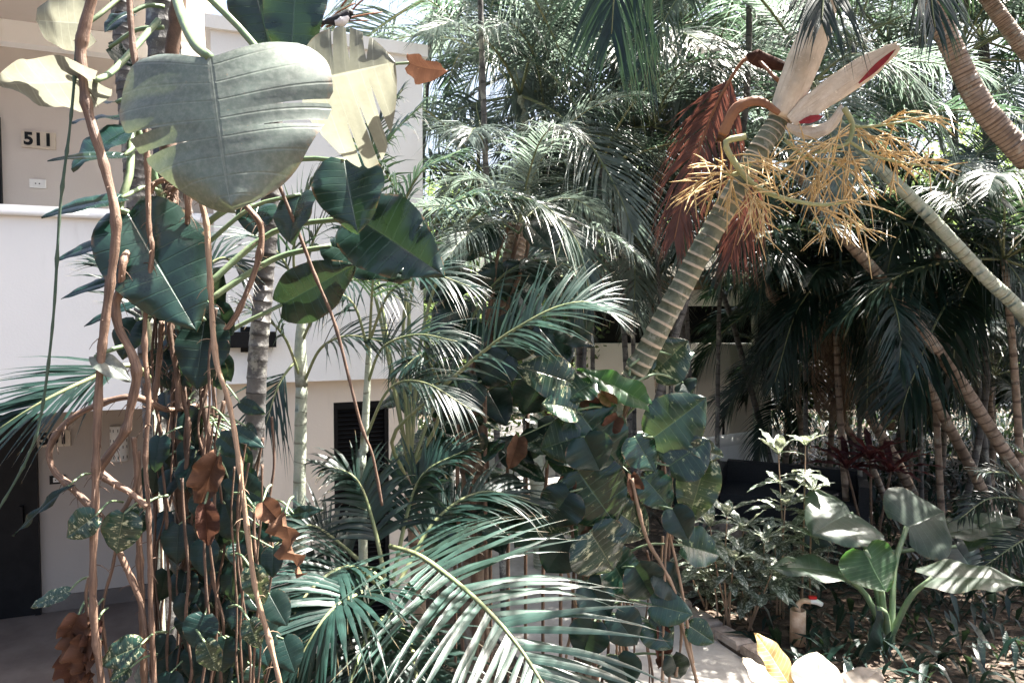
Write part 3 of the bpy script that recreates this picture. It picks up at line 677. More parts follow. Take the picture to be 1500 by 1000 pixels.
L(mon, (188, 312), (285, 478), 150, 2.12, 'philo', 2.05, V((.25, -.85, .35)), pet=[(250, 330, 2.36), (199, 187, 2.25), (190, 255, 2.15), (175, 303, 2.12)], pr=.010, rows=20, cols=7, droop=.06, fold=.12)
L(mon, (300, 470), (285, 568), 78, 2.2, 'heart', 2.12, V((.1, -.9, .3)), pet=[(262, 440, 2.34)], rows=14, droop=.1)
L(mon, (380, 300), (368, 330), 60, 2.4, 'philo', 2.3, V((0, -.8, .5)), pet=[(300, 330, 2.34)])
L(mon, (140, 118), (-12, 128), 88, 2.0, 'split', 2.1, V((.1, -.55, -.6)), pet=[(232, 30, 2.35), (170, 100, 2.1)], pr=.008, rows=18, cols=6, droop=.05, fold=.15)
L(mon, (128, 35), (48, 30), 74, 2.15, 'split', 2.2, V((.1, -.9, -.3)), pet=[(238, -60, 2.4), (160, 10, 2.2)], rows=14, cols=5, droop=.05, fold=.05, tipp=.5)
L(mon, (190, 20), (150, 32), 34, 2.3, 'philo', 2.2, V((0, -.8, .5)), pet=[(240, 10, 2.38)])
L(mon, (160, 70), (198, 90), 42, 2.4, 'philo', 2.45, V((.2, -.7, .5)), pet=[(240, 40, 2.4)])
L(mon, (186, 190), (96, 235), 66, 2.2, 'philo', 2.1, V((0, -.6, .75)), pet=[(246, 150, 2.38)], rows=16, droop=.15)
L(mon, (180, 172), (100, 172), 40, 2.25, 'philo', 2.2, V((0, -.4, .9)), pet=[(246, 150, 2.38)], droop=.1)
L(mon, (170, 150), (108, 148), 30, 2.3, 'heart', 2.2, V((0, -.4, .9)), pet=[(246, 140, 2.38)], droop=.1)
L(mon, (182, 228), (68, 222), 26, 2.1, 'philo', 2.0, V((0, -.62, .78)), pet=[(248, 210, 2.38)], droop=.14, wave=.008)
L(mon, (178, 290), (56, 304), 42, 2.1, 'philo', 2.0, V((0, -.62, .78)), pet=[(250, 290, 2.38)], rows=16, droop=.14, wave=.008)
L(mon, (168, 352), (75, 372), 34, 2.1, 'philo', 2.05, V((0, -.62, .78)), pet=[(252, 330, 2.36)], droop=.14, wave=.008)
L(mon, (178, 408), (84, 428), 26, 2.1, 'philo', 2.05, V((0, -.62, .78)), pet=[(254, 400, 2.36)], droop=.14, wave=.008)
L(mon, (196, 445), (118, 470), 24, 2.15, 'heart', 2.1, V((0, -.62, .78)), pet=[(256, 440, 2.36)], droop=.14, wave=.008)
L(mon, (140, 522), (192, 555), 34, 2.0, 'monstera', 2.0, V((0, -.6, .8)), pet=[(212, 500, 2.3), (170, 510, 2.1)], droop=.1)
L(mon, (200, 470), (170, 520), 50, 2.2, 'heart', 2.15, V((0, -.8, .5)), pet=[(256, 470, 2.36)])
L(mon, (600, 92), (642, 112), 46, 2.3, 'dry', 2.25, V((.2, -.6, -.7)), pet=[(470, 150, 2.4), (560, 100, 2.35)], pr=.004, droop=.35, fold=.5, wave=.08)

# heart leaved pothos on the lower part of the same palm
hv = thing('heart_leaf_vine', VB + V((.05, .02, 0)), 'dark heart leaved vine hanging low round the vine draped palm', 'climber')
vs_ = path([(318, 1000, 2.3), (305, 850, 2.28), (300, 700, 2.3), (290, 600, 2.32)], 2.3)
part('stem', MB().tube([V((vs_[0].x, vs_[0].y, 0))] + vs_, [.012, .01, .008], 7, steps=40, knot=.3).mesh('stem', M['root_d']), hv)
FD = V((0, -.9, .42))
HL = [(262, 768, 258, 826, 48), (330, 738, 345, 797, 52), (335, 700, 395, 738, 44), (272, 838, 258, 892, 50), (318, 822, 332, 872, 42), (300, 900, 282, 950, 52), (345, 880, 352, 935, 48), (400, 802, 398, 845, 34), (290, 945, 275, 998, 50),
      (330, 935, 322, 985, 50), (380, 925, 392, 975, 46), (245, 930, 228, 968, 36), (322, 640, 352, 668, 36), (235, 640, 222, 690, 44), (352, 590, 385, 604, 22), (342, 628, 385, 652, 24), (380, 770, 415, 790, 30), (255, 690, 236, 730, 36), (360, 700, 352, 742, 42), (300, 790, 296, 845, 46), (395, 870, 420, 915, 44), (415, 935, 432, 985, 46), (352, 985, 345, 1030, 50), (250, 985, 240, 1030, 44), (222, 700, 208, 735, 30)]
for (bx, by, tx, ty, wd) in HL:
    D = rnd.uniform(2.08, 2.3); L(hv, (bx, by), (tx, ty), wd, D, 'heart', D - .04, FD + V((rnd.uniform(-.35, .35), 0, rnd.uniform(-.2, .3))), pet=[(300 + rnd.uniform(-15, 15), by - rnd.uniform(5, 40), 2.3)], pr=.0025, rows=10, cols=4, droop=.12, fold=.12)
for (bx, by, tx, ty, wd) in [(140, 755, 94, 788, 46), (182, 752, 168, 812, 58), (206, 745, 190, 790, 46), (100, 866, 40, 888, 24), (205, 945, 142, 972, 46), (190, 978, 158, 996, 30), (368, 832, 385, 886, 40), (430, 752, 470, 745, 20), (100, 712, 8, 782, 16), (372, 742, 425, 752, 26), (300, 940, 318, 985, 40), (365, 908, 378, 950, 34)]:
    D = rnd.uniform(1.98, 2.1); L(hv, (bx, by), (tx, ty), wd, D, 'pothos_v' if wd > 20 else 'heart', D - .02, FD + V((rnd.uniform(-.3, .3), 0, rnd.uniform(-.2, .4))), pet=[(bx + (40 if bx < 250 else -30), by - 20, 2.15)], pr=.003, rows=12, cols=5, droop=.12, fold=.15, wave=.04)
for (bx, by, tx, ty, wd) in [(318, 668, 290, 742, 46), (300, 738, 305, 802, 34), (418, 752, 428, 850, 38), (385, 735, 410, 765, 36), (140, 915, 137, 985, 26), (120, 905, 100, 960, 44), (115, 900, 92, 950, 40), (128, 930, 115, 1000, 40), (105, 930, 120, 985, 40), (135, 900, 118, 945, 40), (112, 950, 96, 1010, 44), (132, 960, 128, 1020, 40)]:
    D = rnd.uniform(2.0, 2.1); L(hv, (bx, by), (tx, ty), wd, D, 'dry', D, V((rnd.uniform(-.5, .5), -.8, rnd.uniform(-.2, .3))), name='dry_leaf', pet=[(bx + (12 if bx > 250 else 18), by - 25, 2.12)], pr=.003, rows=12, cols=4, droop=rnd.uniform(.1, .35), fold=rnd.uniform(.5, 1.3), wave=.16)

for i in range(130):
    y = rnd.uniform(380, 1000) if i < 70 else rnd.uniform(600, 1010); cx = 262 + (y - 380) * .07; x = cx + rnd.uniform(-40, 55) * (1 if y < 620 else 1.5); D = rnd.uniform(2.22, 2.42); s_ = rnd.uniform(34, 58); a_ = rnd.uniform(.5, 2.6)
    L(hv, (x, y), (x + s_ * math.cos(a_) * .6, y + s_ * (.5 + .5 * math.sin(a_))), s_ * .85, D, rnd.choice(['heart', 'heart', 'philo']), D - rnd.uniform(0, .08), V((rnd.uniform(-.6, .6), -.85, rnd.uniform(-.1, .6))), pet=[(cx + 8, y - rnd.uniform(0, 30), 2.36)], pr=.003, rows=9, cols=4, droop=rnd.uniform(.05, .3), fold=rnd.uniform(.05, .35), wave=rnd.uniform(.01, .05))
# ------------------------------------------------------------------ young palms in front of the wall
yp = thing('young_palm', V((at(225, 600, 2.7).x, 2.7, 0)), 'young palm with dark fan of leaflets reaching across the lower balcony', 'palm')
y0 = at(228, 560, 2.7); part('trunk', MB().tube([V((y0.x, 2.7, 0)), V((y0.x, 2.7, .9)), y0], [.022, .02, .014], 9).mesh('trunk', M['trunk_pale']), yp)
frond(yp, path([(228, 560, 2.7), (190, 535, 2.6), (130, 556, 2.5), (60, 590, 2.4), (-20, 640, 2.35)], 2.5), m(170, 2.4), 26, .016, 'palm_d', up=V((0, -.55, .8)), a0=50, a1=18, vee=12, droop=.18, rng=rnd, s0=.3)
frond(yp, path([(228, 560, 2.7), (215, 470, 2.75), (180, 400, 2.8), (140, 385, 2.8)], 2.7), m(110, 2.6), 20, .013, 'palm_d', up=V((0, -.5, .8)), a0=55, a1=20, droop=.3, rng=rnd, s0=.3)
frond(yp, path([(228, 560, 2.7), (250, 450, 2.8), (320, 380, 2.9), (360, 400, 2.9)], 2.7), m(110, 2.6), 18, .013, 'palm_d', up=V((0, -.5, .8)), a0=55, a1=20, droop=.3, rng=rnd, s0=.3)

pw = path([(440, 900, 3.8), (438, 760, 3.8), (440, 640, 3.8), (442, 565, 3.8)], 3.8); pw = [V((pw[0].x, 3.8, 0))] + pw
pp = palm_thing('pale_palm', 'slender pale green palm stem against the cream wall', pw, [.036, .032, .03], .16, 'trunk_pale', lip=.03)
part('crownshaft', MB().tube(path([(442, 566), (440, 530), (440, 490), (443, 450)], 3.8), [.032, .034, .026, .016], 10).mesh('crownshaft', M['trunk_pale']), pp)
for pts, ll in [([(440, 480), (425, 400), (385, 350), (340, 345)], 110), ([(441, 480), (450, 390), (470, 330), (520, 300)], 120), ([(442, 560), (420, 500), (395, 470), (360, 450)], 120), ([(445, 560), (470, 510), (510, 492), (560, 500)], 120),
                ([(442, 500), (478, 430), (530, 410), (590, 440)], 110), ([(440, 520), (410, 560), (390, 620)], 110), ([(441, 470), (430, 380), (440, 310), (460, 260)], 120)]:
    frond(pp, path([(x, y, 3.8 - .12 * i) for i, (x, y) in enumerate(pts)], 3.8), m(ll, 3.7), 15, .013, 'palm_d', up=V((0, -.6, .8)), a0=50, a1=18, vee=15, droop=.3, rng=rnd, s0=.35, rr=.009)
gw = path([(530, 720, 3.5), (533, 660, 3.5), (538, 560, 3.5), (541, 500, 3.5)], 3.5); gw = [V((gw[0].x + .03, 3.5, 0))] + gw
gs = palm_thing('green_stem_palm', 'green stemmed young palm in front of the louvred door', gw, [.024, .02, .012], .2, 'trunk_pale', lip=.03)
for pts, ll, nn in [([(541, 510), (545, 430), (552, 360), (575, 290)], 120, 24), ([(539, 560), (560, 510), (610, 490), (670, 500)], 110, 24), ([(541, 520), (520, 450), (490, 430), (455, 450)], 100, 22), ([(536, 640), (570, 570), (620, 560), (690, 600)], 100, 22), ([(541, 500), (570, 430), (620, 400), (690, 420)], 110, 24)]:
    frond(gs, path([(x, y, 3.5 - .1 * i) for i, (x, y) in enumerate(pts)], 3.5), m(ll, 3.4), nn, .012, 'palm_d', up=V((0, -.6, .8)), a0=58, a1=20, vee=15, droop=.35, rng=rnd, s0=.3, rr=.008)

# ------------------------------------------------------------------ areca clump, bottom centre, with the big arching frond
ab = V((at(575, 800, 3.3).x, 3.3, 0))
ar = thing('areca_palm', ab, 'feathery areca palm clump with a large arching sunlit frond', 'palm')
for k in range(6):
    t = ab + V((rnd.uniform(-.15, .15), rnd.uniform(-.15, .15), rnd.uniform(.9, 1.35))); b = ab + V((rnd.uniform(-.12, .12), rnd.uniform(-.12, .12), 0))
    part('stem', MB().tube([b, b.lerp(t, .5) + V((.02, 0, 0)), t], [.03, .026, .018], 9, knot=.1, kper=.15).mesh('stem', M['trunk_pale']), ar)
c0 = at(575, 830, 3.25)
frond(ar, path([(572, 800, 3.25), (611, 812, 3.05), (650, 838, 2.9), (700, 880, 2.75), (751, 935, 2.6), (800, 1010, 2.45), (835, 1090, 2.35)], 3), m(255, 2.75), 38, .027, 'palm', singles=True, up=V((.12, -.45, .88)), a0=80, a1=36, vee=14, droop=.24, rng=rnd, s0=.06, seg=6, rr=.013, label='large arching frond with striped sunlit leaflets')
AF = [([(565, 850, 3.3), (545, 760, 3.4), (520, 700, 3.4), (470, 680, 3.3)], 120, 30, 'palm_d'), ([(575, 850, 3.4), (600, 740, 3.5), (625, 690, 3.5), (680, 660, 3.5)], 130, 32, 'palm_d'),
      ([(560, 860, 3.2), (510, 830, 3.0), (450, 870, 2.8), (410, 950, 2.7)], 150, 34, 'palm_d'), ([(565, 880, 3.1), (530, 870, 2.8), (480, 900, 2.6), (430, 980, 2.5)], 150, 34, 'palm_d'),
      ([(580, 860, 3.4), (640, 760, 3.6), (710, 720, 3.7), (790, 740, 3.7)], 130, 34, 'palm_d'), 
      ([(570, 900, 3.1), (545, 920, 2.8), (520, 980, 2.6), (500, 1060, 2.5)], 140, 32, 'palm_d'),
      ([(560, 850, 3.5), (490, 790, 3.6), (450, 770, 3.6), (400, 800, 3.5)], 120, 30, 'palm_d'), 
      ([(570, 880, 3.3), (480, 850, 3.4), (430, 830, 3.5)], 120, 26, 'palm_d'), ([(572, 900, 3.2), (600, 940, 2.9), (610, 1000, 2.7), (600, 1080, 2.6)], 150, 30, 'palm_d')]
for pts, ll, nn, mt in AF:
    frond(ar, path(pts, 3.2), m(ll, 3.0) * 1.1, nn, .024, mt, up=V((0, -.3, .95)), a0=68, a1=22, vee=20, droop=.35, rng=rnd, s0=.2, seg=5)

# ------------------------------------------------------------------ middle palm with the long diagonal frond, and lit arching fronds
mpb = V((at(600, 700, 4.1).x, 4.3, 0))
mp_ = thing('feather_palm', mpb, 'palm with long diagonal green frond crossing the middle of the garden', 'palm')
part('trunk', trunk_mesh([mpb, mpb + V((.02, 0, 1.2)), at(600, 690, 4.2)], [.05, .045, .04], .1, 'trunk_brown', rng=rnd), mp_)
frond(mp_, path([(596, 700, 4.15), (544, 667, 3.8) if False else (575, 640, 4.0), (640, 575, 3.8), (714, 510, 3.7), (768, 474, 3.65), (815, 450, 3.65), (858, 442, 3.65), (890, 452, 3.65)], 3.7), m(150, 3.6), 46, .017, 'palm', singles=True, up=V((-.1, -.55, .83)), a0=66, a1=30, vee=18, droop=.22, rng=rnd, s0=.22, seg=4, label='long diagonal frond lit by sun at its tip')
MF = [([(600, 690, 4.2), (560, 480, 4.1), (530, 330, 4.0), (560, 220, 3.9), (620, 150, 3.9)], 130, 42, 'palm_d'), ([(600, 690, 4.2), (600, 480, 4.2), (585, 350, 4.1), (610, 260, 4.0), (675, 220, 4.0)], 125, 42, 'palm'),
      ([(600, 690, 4.2), (620, 480, 4.3), (680, 330, 4.3), (770, 292, 4.2), (840, 345, 4.1), (862, 420, 4.05)], 130, 44, 'palm'), ([(600, 690, 4.2), (600, 450, 4.4), (640, 320, 4.4), (720, 280, 4.3), (800, 300, 4.2)], 120, 40, 'palm'),
      ([(600, 690, 4.2), (560, 450, 4.3), (540, 300, 4.4), (548, 200, 4.4), (590, 130, 4.4)], 120, 36, 'palm_d'), ([(600, 690, 4.2), (590, 500, 4.0), (600, 360, 3.9), (570, 260, 3.8), (520, 215, 3.7)], 110, 34, 'palm_d'),
      ([(600, 690, 4.2), (650, 560, 4.4), (720, 420, 4.5), (800, 380, 4.5), (880, 420, 4.4)], 120, 40, 'palm'), ([(600, 690, 4.2), (640, 620, 4.0), (640, 560, 3.9), (620, 520, 3.8), (590, 540, 3.7)], 90, 26, 'palm_d'),
      ([(600, 690, 4.2), (620, 520, 4.5), (690, 350, 4.7), (760, 240, 4.8), (840, 200, 4.8)], 130, 40, 'palm_p')]
for pts, ll, nn, mt in MF:
    frond(mp_, path(pts, 4.2), m(ll, 4.2), nn, .019, mt, up=V((0, -.25, .97)), a0=66, a1=28, vee=14, droop=.5, rng=rnd, s0=.42, seg=4)

# ------------------------------------------------------------------ climber column behind (dark philodendron on a brown trunk)
ct = [V((.0, 0, 0))] * 0
cb = at(700, 700, 4.7); cb.z = 0
ctp = [cb, at(694, 640, 4.7), at(705, 540, 4.7), at(735, 440, 4.7), at(752, 375, 4.7), at(760, 330, 4.75)]
cp = palm_thing('climber_palm', 'brown palm trunk smothered by dark philodendron in the garden centre', ctp, [.09, .08, .06], .1, 'trunk_brown')
crown(cp, ctp[-1], 8, 1.2, 'palm_p', 21, lo=0)
ph = thing('philodendron_vine', cb + V((0, -.12, 0)), 'glossy dark philodendron climbing the brown trunk in the garden centre', 'climber')
pst = [p + V((0, -.1, 0)) for p in ctp[:6]]
part('stem', MB().tube(pst, [.022, .02, .014], 8, steps=40, knot=.25).mesh('stem', M['root']), ph)
for dx in (-.07, .06): part('aerial_root', MB().tube([p + V((dx * (1 + .4 * math.sin(i * 2)), -.07, 0)) for i, p in enumerate(pst)], .012, 7, steps=30, knot=.3).mesh('aerial_root', M['root']), ph)
PH = [(690, 360, 625, 385, 62), (735, 385, 745, 440, 70), (690, 400, 622, 430, 56), (680, 440, 625, 480, 60), (780, 380, 815, 430, 56), (700, 470, 640, 520, 66), (770, 470, 735, 530, 66), (790, 480, 835, 530, 62), (745, 520, 700, 560, 60), (720, 330, 690, 372, 50), (775, 330, 810, 360, 46), (760, 430, 795, 480, 60), (700, 560, 640, 600, 60), (660, 520, 610, 545, 46), (790, 560, 770, 610, 60), (820, 480, 870, 500, 46), (640, 380, 610, 420, 44), (850, 440, 860, 500, 34)]
for (bx, by, tx, ty, wd) in PH:
    D = rnd.uniform(4.35, 4.6); s = min(1, max(0, (640 - by) / 310))
    L(ph, (bx, by), (tx, ty), wd * 1.15, D, 'philo', D - rnd.uniform(0, .15), UPC + V((rnd.uniform(-.5, .5), 0, rnd.uniform(-.3, .3))), pet=[(694 + 66 * s, by + 12, 4.6)], pr=.006, rows=12, cols=5, droop=.18, fold=.15)
# low sunlit pothos bank in the middle
pk = thing('pothos_bank', V((at(730, 700, 4.9).x, 4.9, 0)), 'bank of sun flecked variegated pothos leaves below the philodendron', 'climber')
for k in range(9):
    x = 640 + k * 26; b = at(x, 800, 4.95); part('stem', MB().tube([V((b.x, b.y, 0)), b, at(x + rnd.uniform(-15, 15), rnd.uniform(600, 660), 4.9)], .012, 6, knot=.3, kper=.1).mesh('stem', M['root']), pk)
for i in range(95):
    x = rnd.uniform(600, 870); y = rnd.uniform(555, 800) - (30 if 690 < x < 840 else 0); D = rnd.uniform(4.5, 5.0); a = rnd.uniform(-.4, 3.5); s = rnd.uniform(38, 66)
    L(pk, (x, y), (x + s * math.cos(a), y + s * .55 * abs(math.sin(a)) + 8), s * .8, D, rnd.choice(['pothos', 'pothos', 'pothos_v', 'heart']), D - rnd.uniform(.0, .25), V((rnd.uniform(-.5, .5), -.45, .85)), pet=[(x + rnd.uniform(-20, 20), y + 25, 4.95)], pr=.004, rows=9, cols=4, droop=.2, fold=.15)

# ------------------------------------------------------------------ main leaning palm with crownshaft, flowers and dead frond
tk = path([(868, 700, 4.25), (890, 610, 4.2), (925, 556, 4.15), (985, 445, 4.1), (1045, 335, 4.05), (1100, 240, 4.0), (1146, 168, 4.0)], 4)
tk = [V((at(862, 800, 4.3).x, 4.3, 0)), V((at(862, 800, 4.3).x, 4.3, .8))] + tk
lp = palm_thing('leaning_palm', 'leaning olive ringed palm with orange flower sprays and pale crownshaft', tk, [.075, .066, .062, .058], .066, 'trunk_main', lip=.06)
part('crownshaft', MB().tube(path([(1143, 174), (1158, 138), (1176, 92), (1196, 40), (1212, -20), (1222, -70)], 3.98), [m(q, 4) / 2 for q in (36, 44, 48, 44, 34, 22)], 16, steps=30).mesh('crownshaft', M['shaft']), lp)
def sheath(pts, D, wpx, depth, label, mats=('shaft', 'sheath_in')):
    P = crom(path(pts, D), 16); mb_ = MB(); nn = 10
    for layer in (0, 1):
        for i, p in enumerate(P):
            T = (P[min(i + 1, 16)] - P[max(i - 1, 0)]).normalized(); sd_ = T.cross(V((0, -1, 0))).normalized(); fw = sd_.cross(T)
            wd = m(lerpl(wpx, i / 16), D) / 2 * (1 + rnd.uniform(-.05, .05))
            if i > 14: p = p + T * rnd.uniform(-.03, .03)
            for k in range(nn + 1):
                a = -1.9 + 3.8 * k / nn; mb_.v.append(p + sd_ * math.sin(a) * wd * (1 - .06 * layer) + fw * (math.cos(a) - .3 + .16 * math.sin(k * 2.3 + i * .15)) * depth * wd * (1 - .12 * layer) + T * rnd.uniform(-.012, .012) * (i > 14)); mb_.uv.append((k / nn, i / 16))
    o = 17 * (nn + 1)
    for i in range(16):
        for k in range(nn):
            a = i * (nn + 1) + k; mb_.f.append([a, a + 1, a + nn + 2, a + nn + 1]); mb_.mi.append(0)
            mb_.f.append([o + a, o + a + nn + 1, o + a + nn + 2, o + a + 1]); mb_.mi.append(1)
    return part('leaf_sheath', mb_.mesh('leaf_sheath', [M[q] for q in mats]), lp, label)
sh1 = sheath([(1158, 178), (1200, 146), (1255, 108), (1312, 70)], 3.9, [18, 32, 36, 38, 34, 12], .22, 'pale peeling sheath with dark red inside')
for (b_, t_, w_) in [((1258, 122), (1312, 72), 9), ((1170, 180), (1206, 170), 11)]:
    q_ = at(*b_, 3.86); e_ = at(*t_, 3.86); part('red_lining', leaf_mesh('red_lining', (e_ - q_).length, m(w_, 3.86), M['sheath_in'], rows=8, cols=2, cord=0, fold=.3, droop=0, wave=.03, rng=rnd), sh1, None, frame(q_, e_ - q_, V((0, -1, .1))))
sheath([(1152, 184), (1180, 194), (1214, 186), (1236, 156)], 3.9, [8, 20, 18, 10], .4, 'lower split sheath with dark red inside')
sheath([(1142, 166), (1112, 148), (1080, 158), (1062, 190), (1054, 206)], 3.92, [8, 14, 16, 16, 8], .6, 'curled brown dry bract', ('rachis_dry', 'dry'))
sheath([(1128, 95), (1105, 80), (1118, 88), (1160, 100)], 4.2, [6, 22, 24, 10], .6, 'brown dry bract behind the crownshaft', ('dry', 'dry'))
def flower(pts, D, n, ln, r0, spread=1.0, label='orange branched flower spray'):
    P = path(pts, D); C_ = crom(P, 20)
    st = part('flower_stalk', MB().tube(P, [r0, r0 * .8, r0 * .4], 8, steps=20).mesh('flower_stalk', M['stalk']), lp, label)
    for i in range(n):
        s = .25 + .75 * i / max(1, n - 1); p = C_[min(20, int(s * 20))]; T = (C_[min(20, int(s * 20) + 1)] - C_[max(0, int(s * 20) - 1)]).normalized()
        d = (T * .7 + V((rnd.uniform(-1, 1), rnd.uniform(-.6, .6), rnd.uniform(-1, .7))) * spread).normalized(); l_ = ln * rnd.uniform(.6, 1.2)
        mb_ = MB(); e = p + d * l_ + V((0, 0, -.12 * l_)); mb_.tube([p, p + d * l_ * .5, e], [.0034, .0042, .0016], 6, steps=24, knot=.35, kper=.02)
        for k in range(6):
            q = p.lerp(e, rnd.uniform(.25, .9)); d2 = (d + V((rnd.uniform(-1, 1), rnd.uniform(-.6, .6), rnd.uniform(-.9, .6)))).normalized(); e2 = q + d2 * l_ * rnd.uniform(.5, .85) + V((0, 0, -.03))
            mb_.tube([q, q.lerp(e2, .5) + V((0, 0, .006)), e2], [.0028, .0036, .0012], 6, steps=16, knot=.35, kper=.02)
        part('flower_branch', mb_.mesh('flower_branch', M['flower']), st)
flower([(1100, 238), (1085, 252), (1070, 256), (1060, 252)], 3.85, 8, m(62, 3.9), .016, 1.1)
flower([(1092, 200), (1063, 210), (1083, 248), (1110, 275), (1146, 290), (1200, 300), (1240, 296)], 3.82, 17, m(72, 3.8), .018)
flower([(1150, 205), (1180, 230), (1215, 238), (1250, 250)], 3.95, 12, m(62, 3.9), .012)
flower([(1236, 158), (1248, 180), (1246, 202), (1234, 214), (1190, 225)], 3.85, 8, m(60, 3.9), .016)
flower([(1246, 182), (1262, 186), (1300, 182), (1340, 176)], 3.85, 8, m(50, 3.9), .009)
flower([(1240, 205), (1280, 228), (1330, 240), (1356, 243)], 3.85, 8, m(45, 3.9), .009)
frond(lp, path([(1142, 120, 4.05), (1098, 84, 4.25), (1062, 130, 4.3), (1034, 190, 4.35), (1004, 280, 4.35), (988, 350, 4.3)], 4.1), m(100, 4.3), 64, .015, 'palm_dry', 'rachis_dry', up=V((-.2, -.9, .3)), a0=60, a1=25, vee=5, droop=.65, rng=rnd, s0=.35, label='dead red brown hanging frond')
frond(lp, path([(1142, 130, 4.1), (1120, 200, 4.3), (1090, 300, 4.4), (1070, 380, 4.4)], 4.2), m(90, 4.2), 30, .012, 'palm_dry', 'rachis_dry', up=V((0, -.9, .3)), a0=50, a1=20, vee=5, droop=.6, rng=rnd, s0=.5, label='dead red brown frond behind the trunk')
for pts, ll, nn, up in [([(1222, -70, 3.98), (1215, -90, 3.8), (1208, -30, 3.6), (1204, 30, 3.5)], 110, 22, V((0, -.9, .2))), ([(1222, -70, 3.98), (1290, -120, 3.9), (1350, -60, 3.8), (1370, 40, 3.7)], 130, 30, V((0, -.3, .9))), ([(1222, -70, 3.98), (1120, -210, 4.0), (1000, -200, 4.0), (925, -120, 4.0), (902, -20, 4.0), (896, 50, 4.0)], 190, 44, V((0, -.8, .3))),
                        ([(1222, -70, 3.98), (1200, -200, 3.6), (1150, -260, 3.0), (1100, -240, 2.4)], 160, 36, V((0, 0, 1))), ([(1222, -70, 3.98), (1300, -220, 3.7), (1420, -260, 3.3), (1560, -200, 3.0)], 160, 36, V((0, 0, 1))), ([(1222, -70, 3.98), (1260, -200, 4.2), (1330, -260, 4.4), (1420, -240, 4.6)], 130, 30, V((0, 0, 1)))]:
    frond(lp, path(pts, 4), m(ll, 3.9), nn, .022, 'palm_d', up=up, a0=55, a1=22, vee=10, droop=.6, rng=rnd, s0=.3)

# pothos climbing the leaning palm
pb_ = V((at(880, 800, 4.1).x, 4.1, 0))
po = thing('pothos_vine', pb_, 'large marbled pothos leaves clothing the base of the leaning palm', 'climber')
sp_ = [pb_] + path([(872, 1000, 4.1), (876, 850, 4.08), (890, 720, 4.02), (905, 640, 4.0), (925, 575, 4.0)], 4.1)
part('stem', MB().tube(sp_, [.022, .02, .014], 8, steps=40, knot=.25).mesh('stem', M['root']), po)
def proot(pts, D, wpx, mat='root_l', gr=True): root(pts, D, wpx, mat, parent=po, ground=gr, kper=.2)
proot([(925, 700), (945, 782), (968, 825), (989, 868), (1003, 930), (1020, 995)], 3.9, [7, 7, 7]); proot([(960, 600), (975, 700), (980, 780), (978, 850)], 3.95, [6, 5], 'root', False)
proot([(985, 690), (982, 740), (985, 790)], 3.95, [5, 5], 'root', False); proot([(1015, 970), (1000, 870), (985, 800)], 3.9, [5, 5]); proot([(990, 990), (998, 930), (990, 870)], 3.92, [5, 5])
for i in range(16):
    x = rnd.uniform(830, 985); proot([(x + rnd.uniform(-8, 8), y) for y in range(int(rnd.uniform(740, 840)), 1020, 60)] + [(x, 1025)], rnd.uniform(4.0, 4.3), [rnd.uniform(3, 6)] * 2, rnd.choice(['root', 'root_d', 'root_l']))
PO = [(850, 606, 915, 688, 84, 'pothos'), (846, 688, 905, 772, 92, 'pothos'), (893, 742, 955, 782, 62, 'pothos_v'), (864, 778, 905, 838, 82, 'pothos_v'), (958, 640, 1036, 582, 74, 'pothos'), (980, 682, 1040, 642, 66, 'pothos'), (1034, 676, 1006, 768, 52, 'pothos_v'),
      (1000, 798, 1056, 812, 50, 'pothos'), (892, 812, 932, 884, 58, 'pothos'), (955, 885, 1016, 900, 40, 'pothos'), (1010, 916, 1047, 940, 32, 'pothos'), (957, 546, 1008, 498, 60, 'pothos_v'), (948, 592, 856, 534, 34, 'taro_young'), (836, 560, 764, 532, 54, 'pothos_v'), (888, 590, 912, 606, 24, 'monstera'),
      (930, 640, 960, 690, 50, 'pothos'), (945, 700, 985, 745, 46, 'pothos'), (930, 830, 960, 880, 54, 'heart'), (860, 850, 895, 905, 54, 'heart'), (960, 840, 1005, 870, 46, 'heart'), (900, 900, 935, 945, 50, 'heart'), (950, 910, 985, 950, 44, 'pothos'), (870, 910, 850, 965, 50, 'heart'), (985, 960, 1000, 1000, 34, 'heart'), (905, 960, 925, 1010, 50, 'heart'),
      (850, 640, 790, 655, 56, 'pothos'), (845, 600, 800, 585, 50, 'pothos_v'), (870, 560, 830, 580, 40, 'pothos'), (835, 720, 800, 770, 58, 'heart'), (925, 545, 960, 520, 36, 'pothos_v'), (1000, 560, 1012, 575, 30, 'heart'), (985, 745, 1010, 790, 40, 'heart'), (855, 640, 880, 690, 60, 'heart'), (830, 790, 800, 840, 54, 'heart'), (1015, 655, 1062, 668, 24, 'pothos_v'), (985, 520, 1018, 512, 30, 'pothos')]
for (bx, by, tx, ty, wd, mt) in PO:
    D = 4.32 if by < 600 and bx >= 920 and mt != 'taro_young' else rnd.uniform(3.78, 3.95); dz = rnd.uniform(-.08, .02); s = max(0, min(1, (1000 - by) / 450))
    L(po, (bx, by), (tx, ty), wd * 1.25, D, mt, D + dz, V((rnd.uniform(-.3, .3), -.86, .45 + rnd.uniform(-.2, .3))), pet=[(872 + 50 * s, by + rnd.uniform(0, 25), 4.02)], pr=.006, rows=16, cols=6, droop=rnd.uniform(.05, .25), fold=rnd.uniform(.08, .4), wave=rnd.uniform(.02, .06))
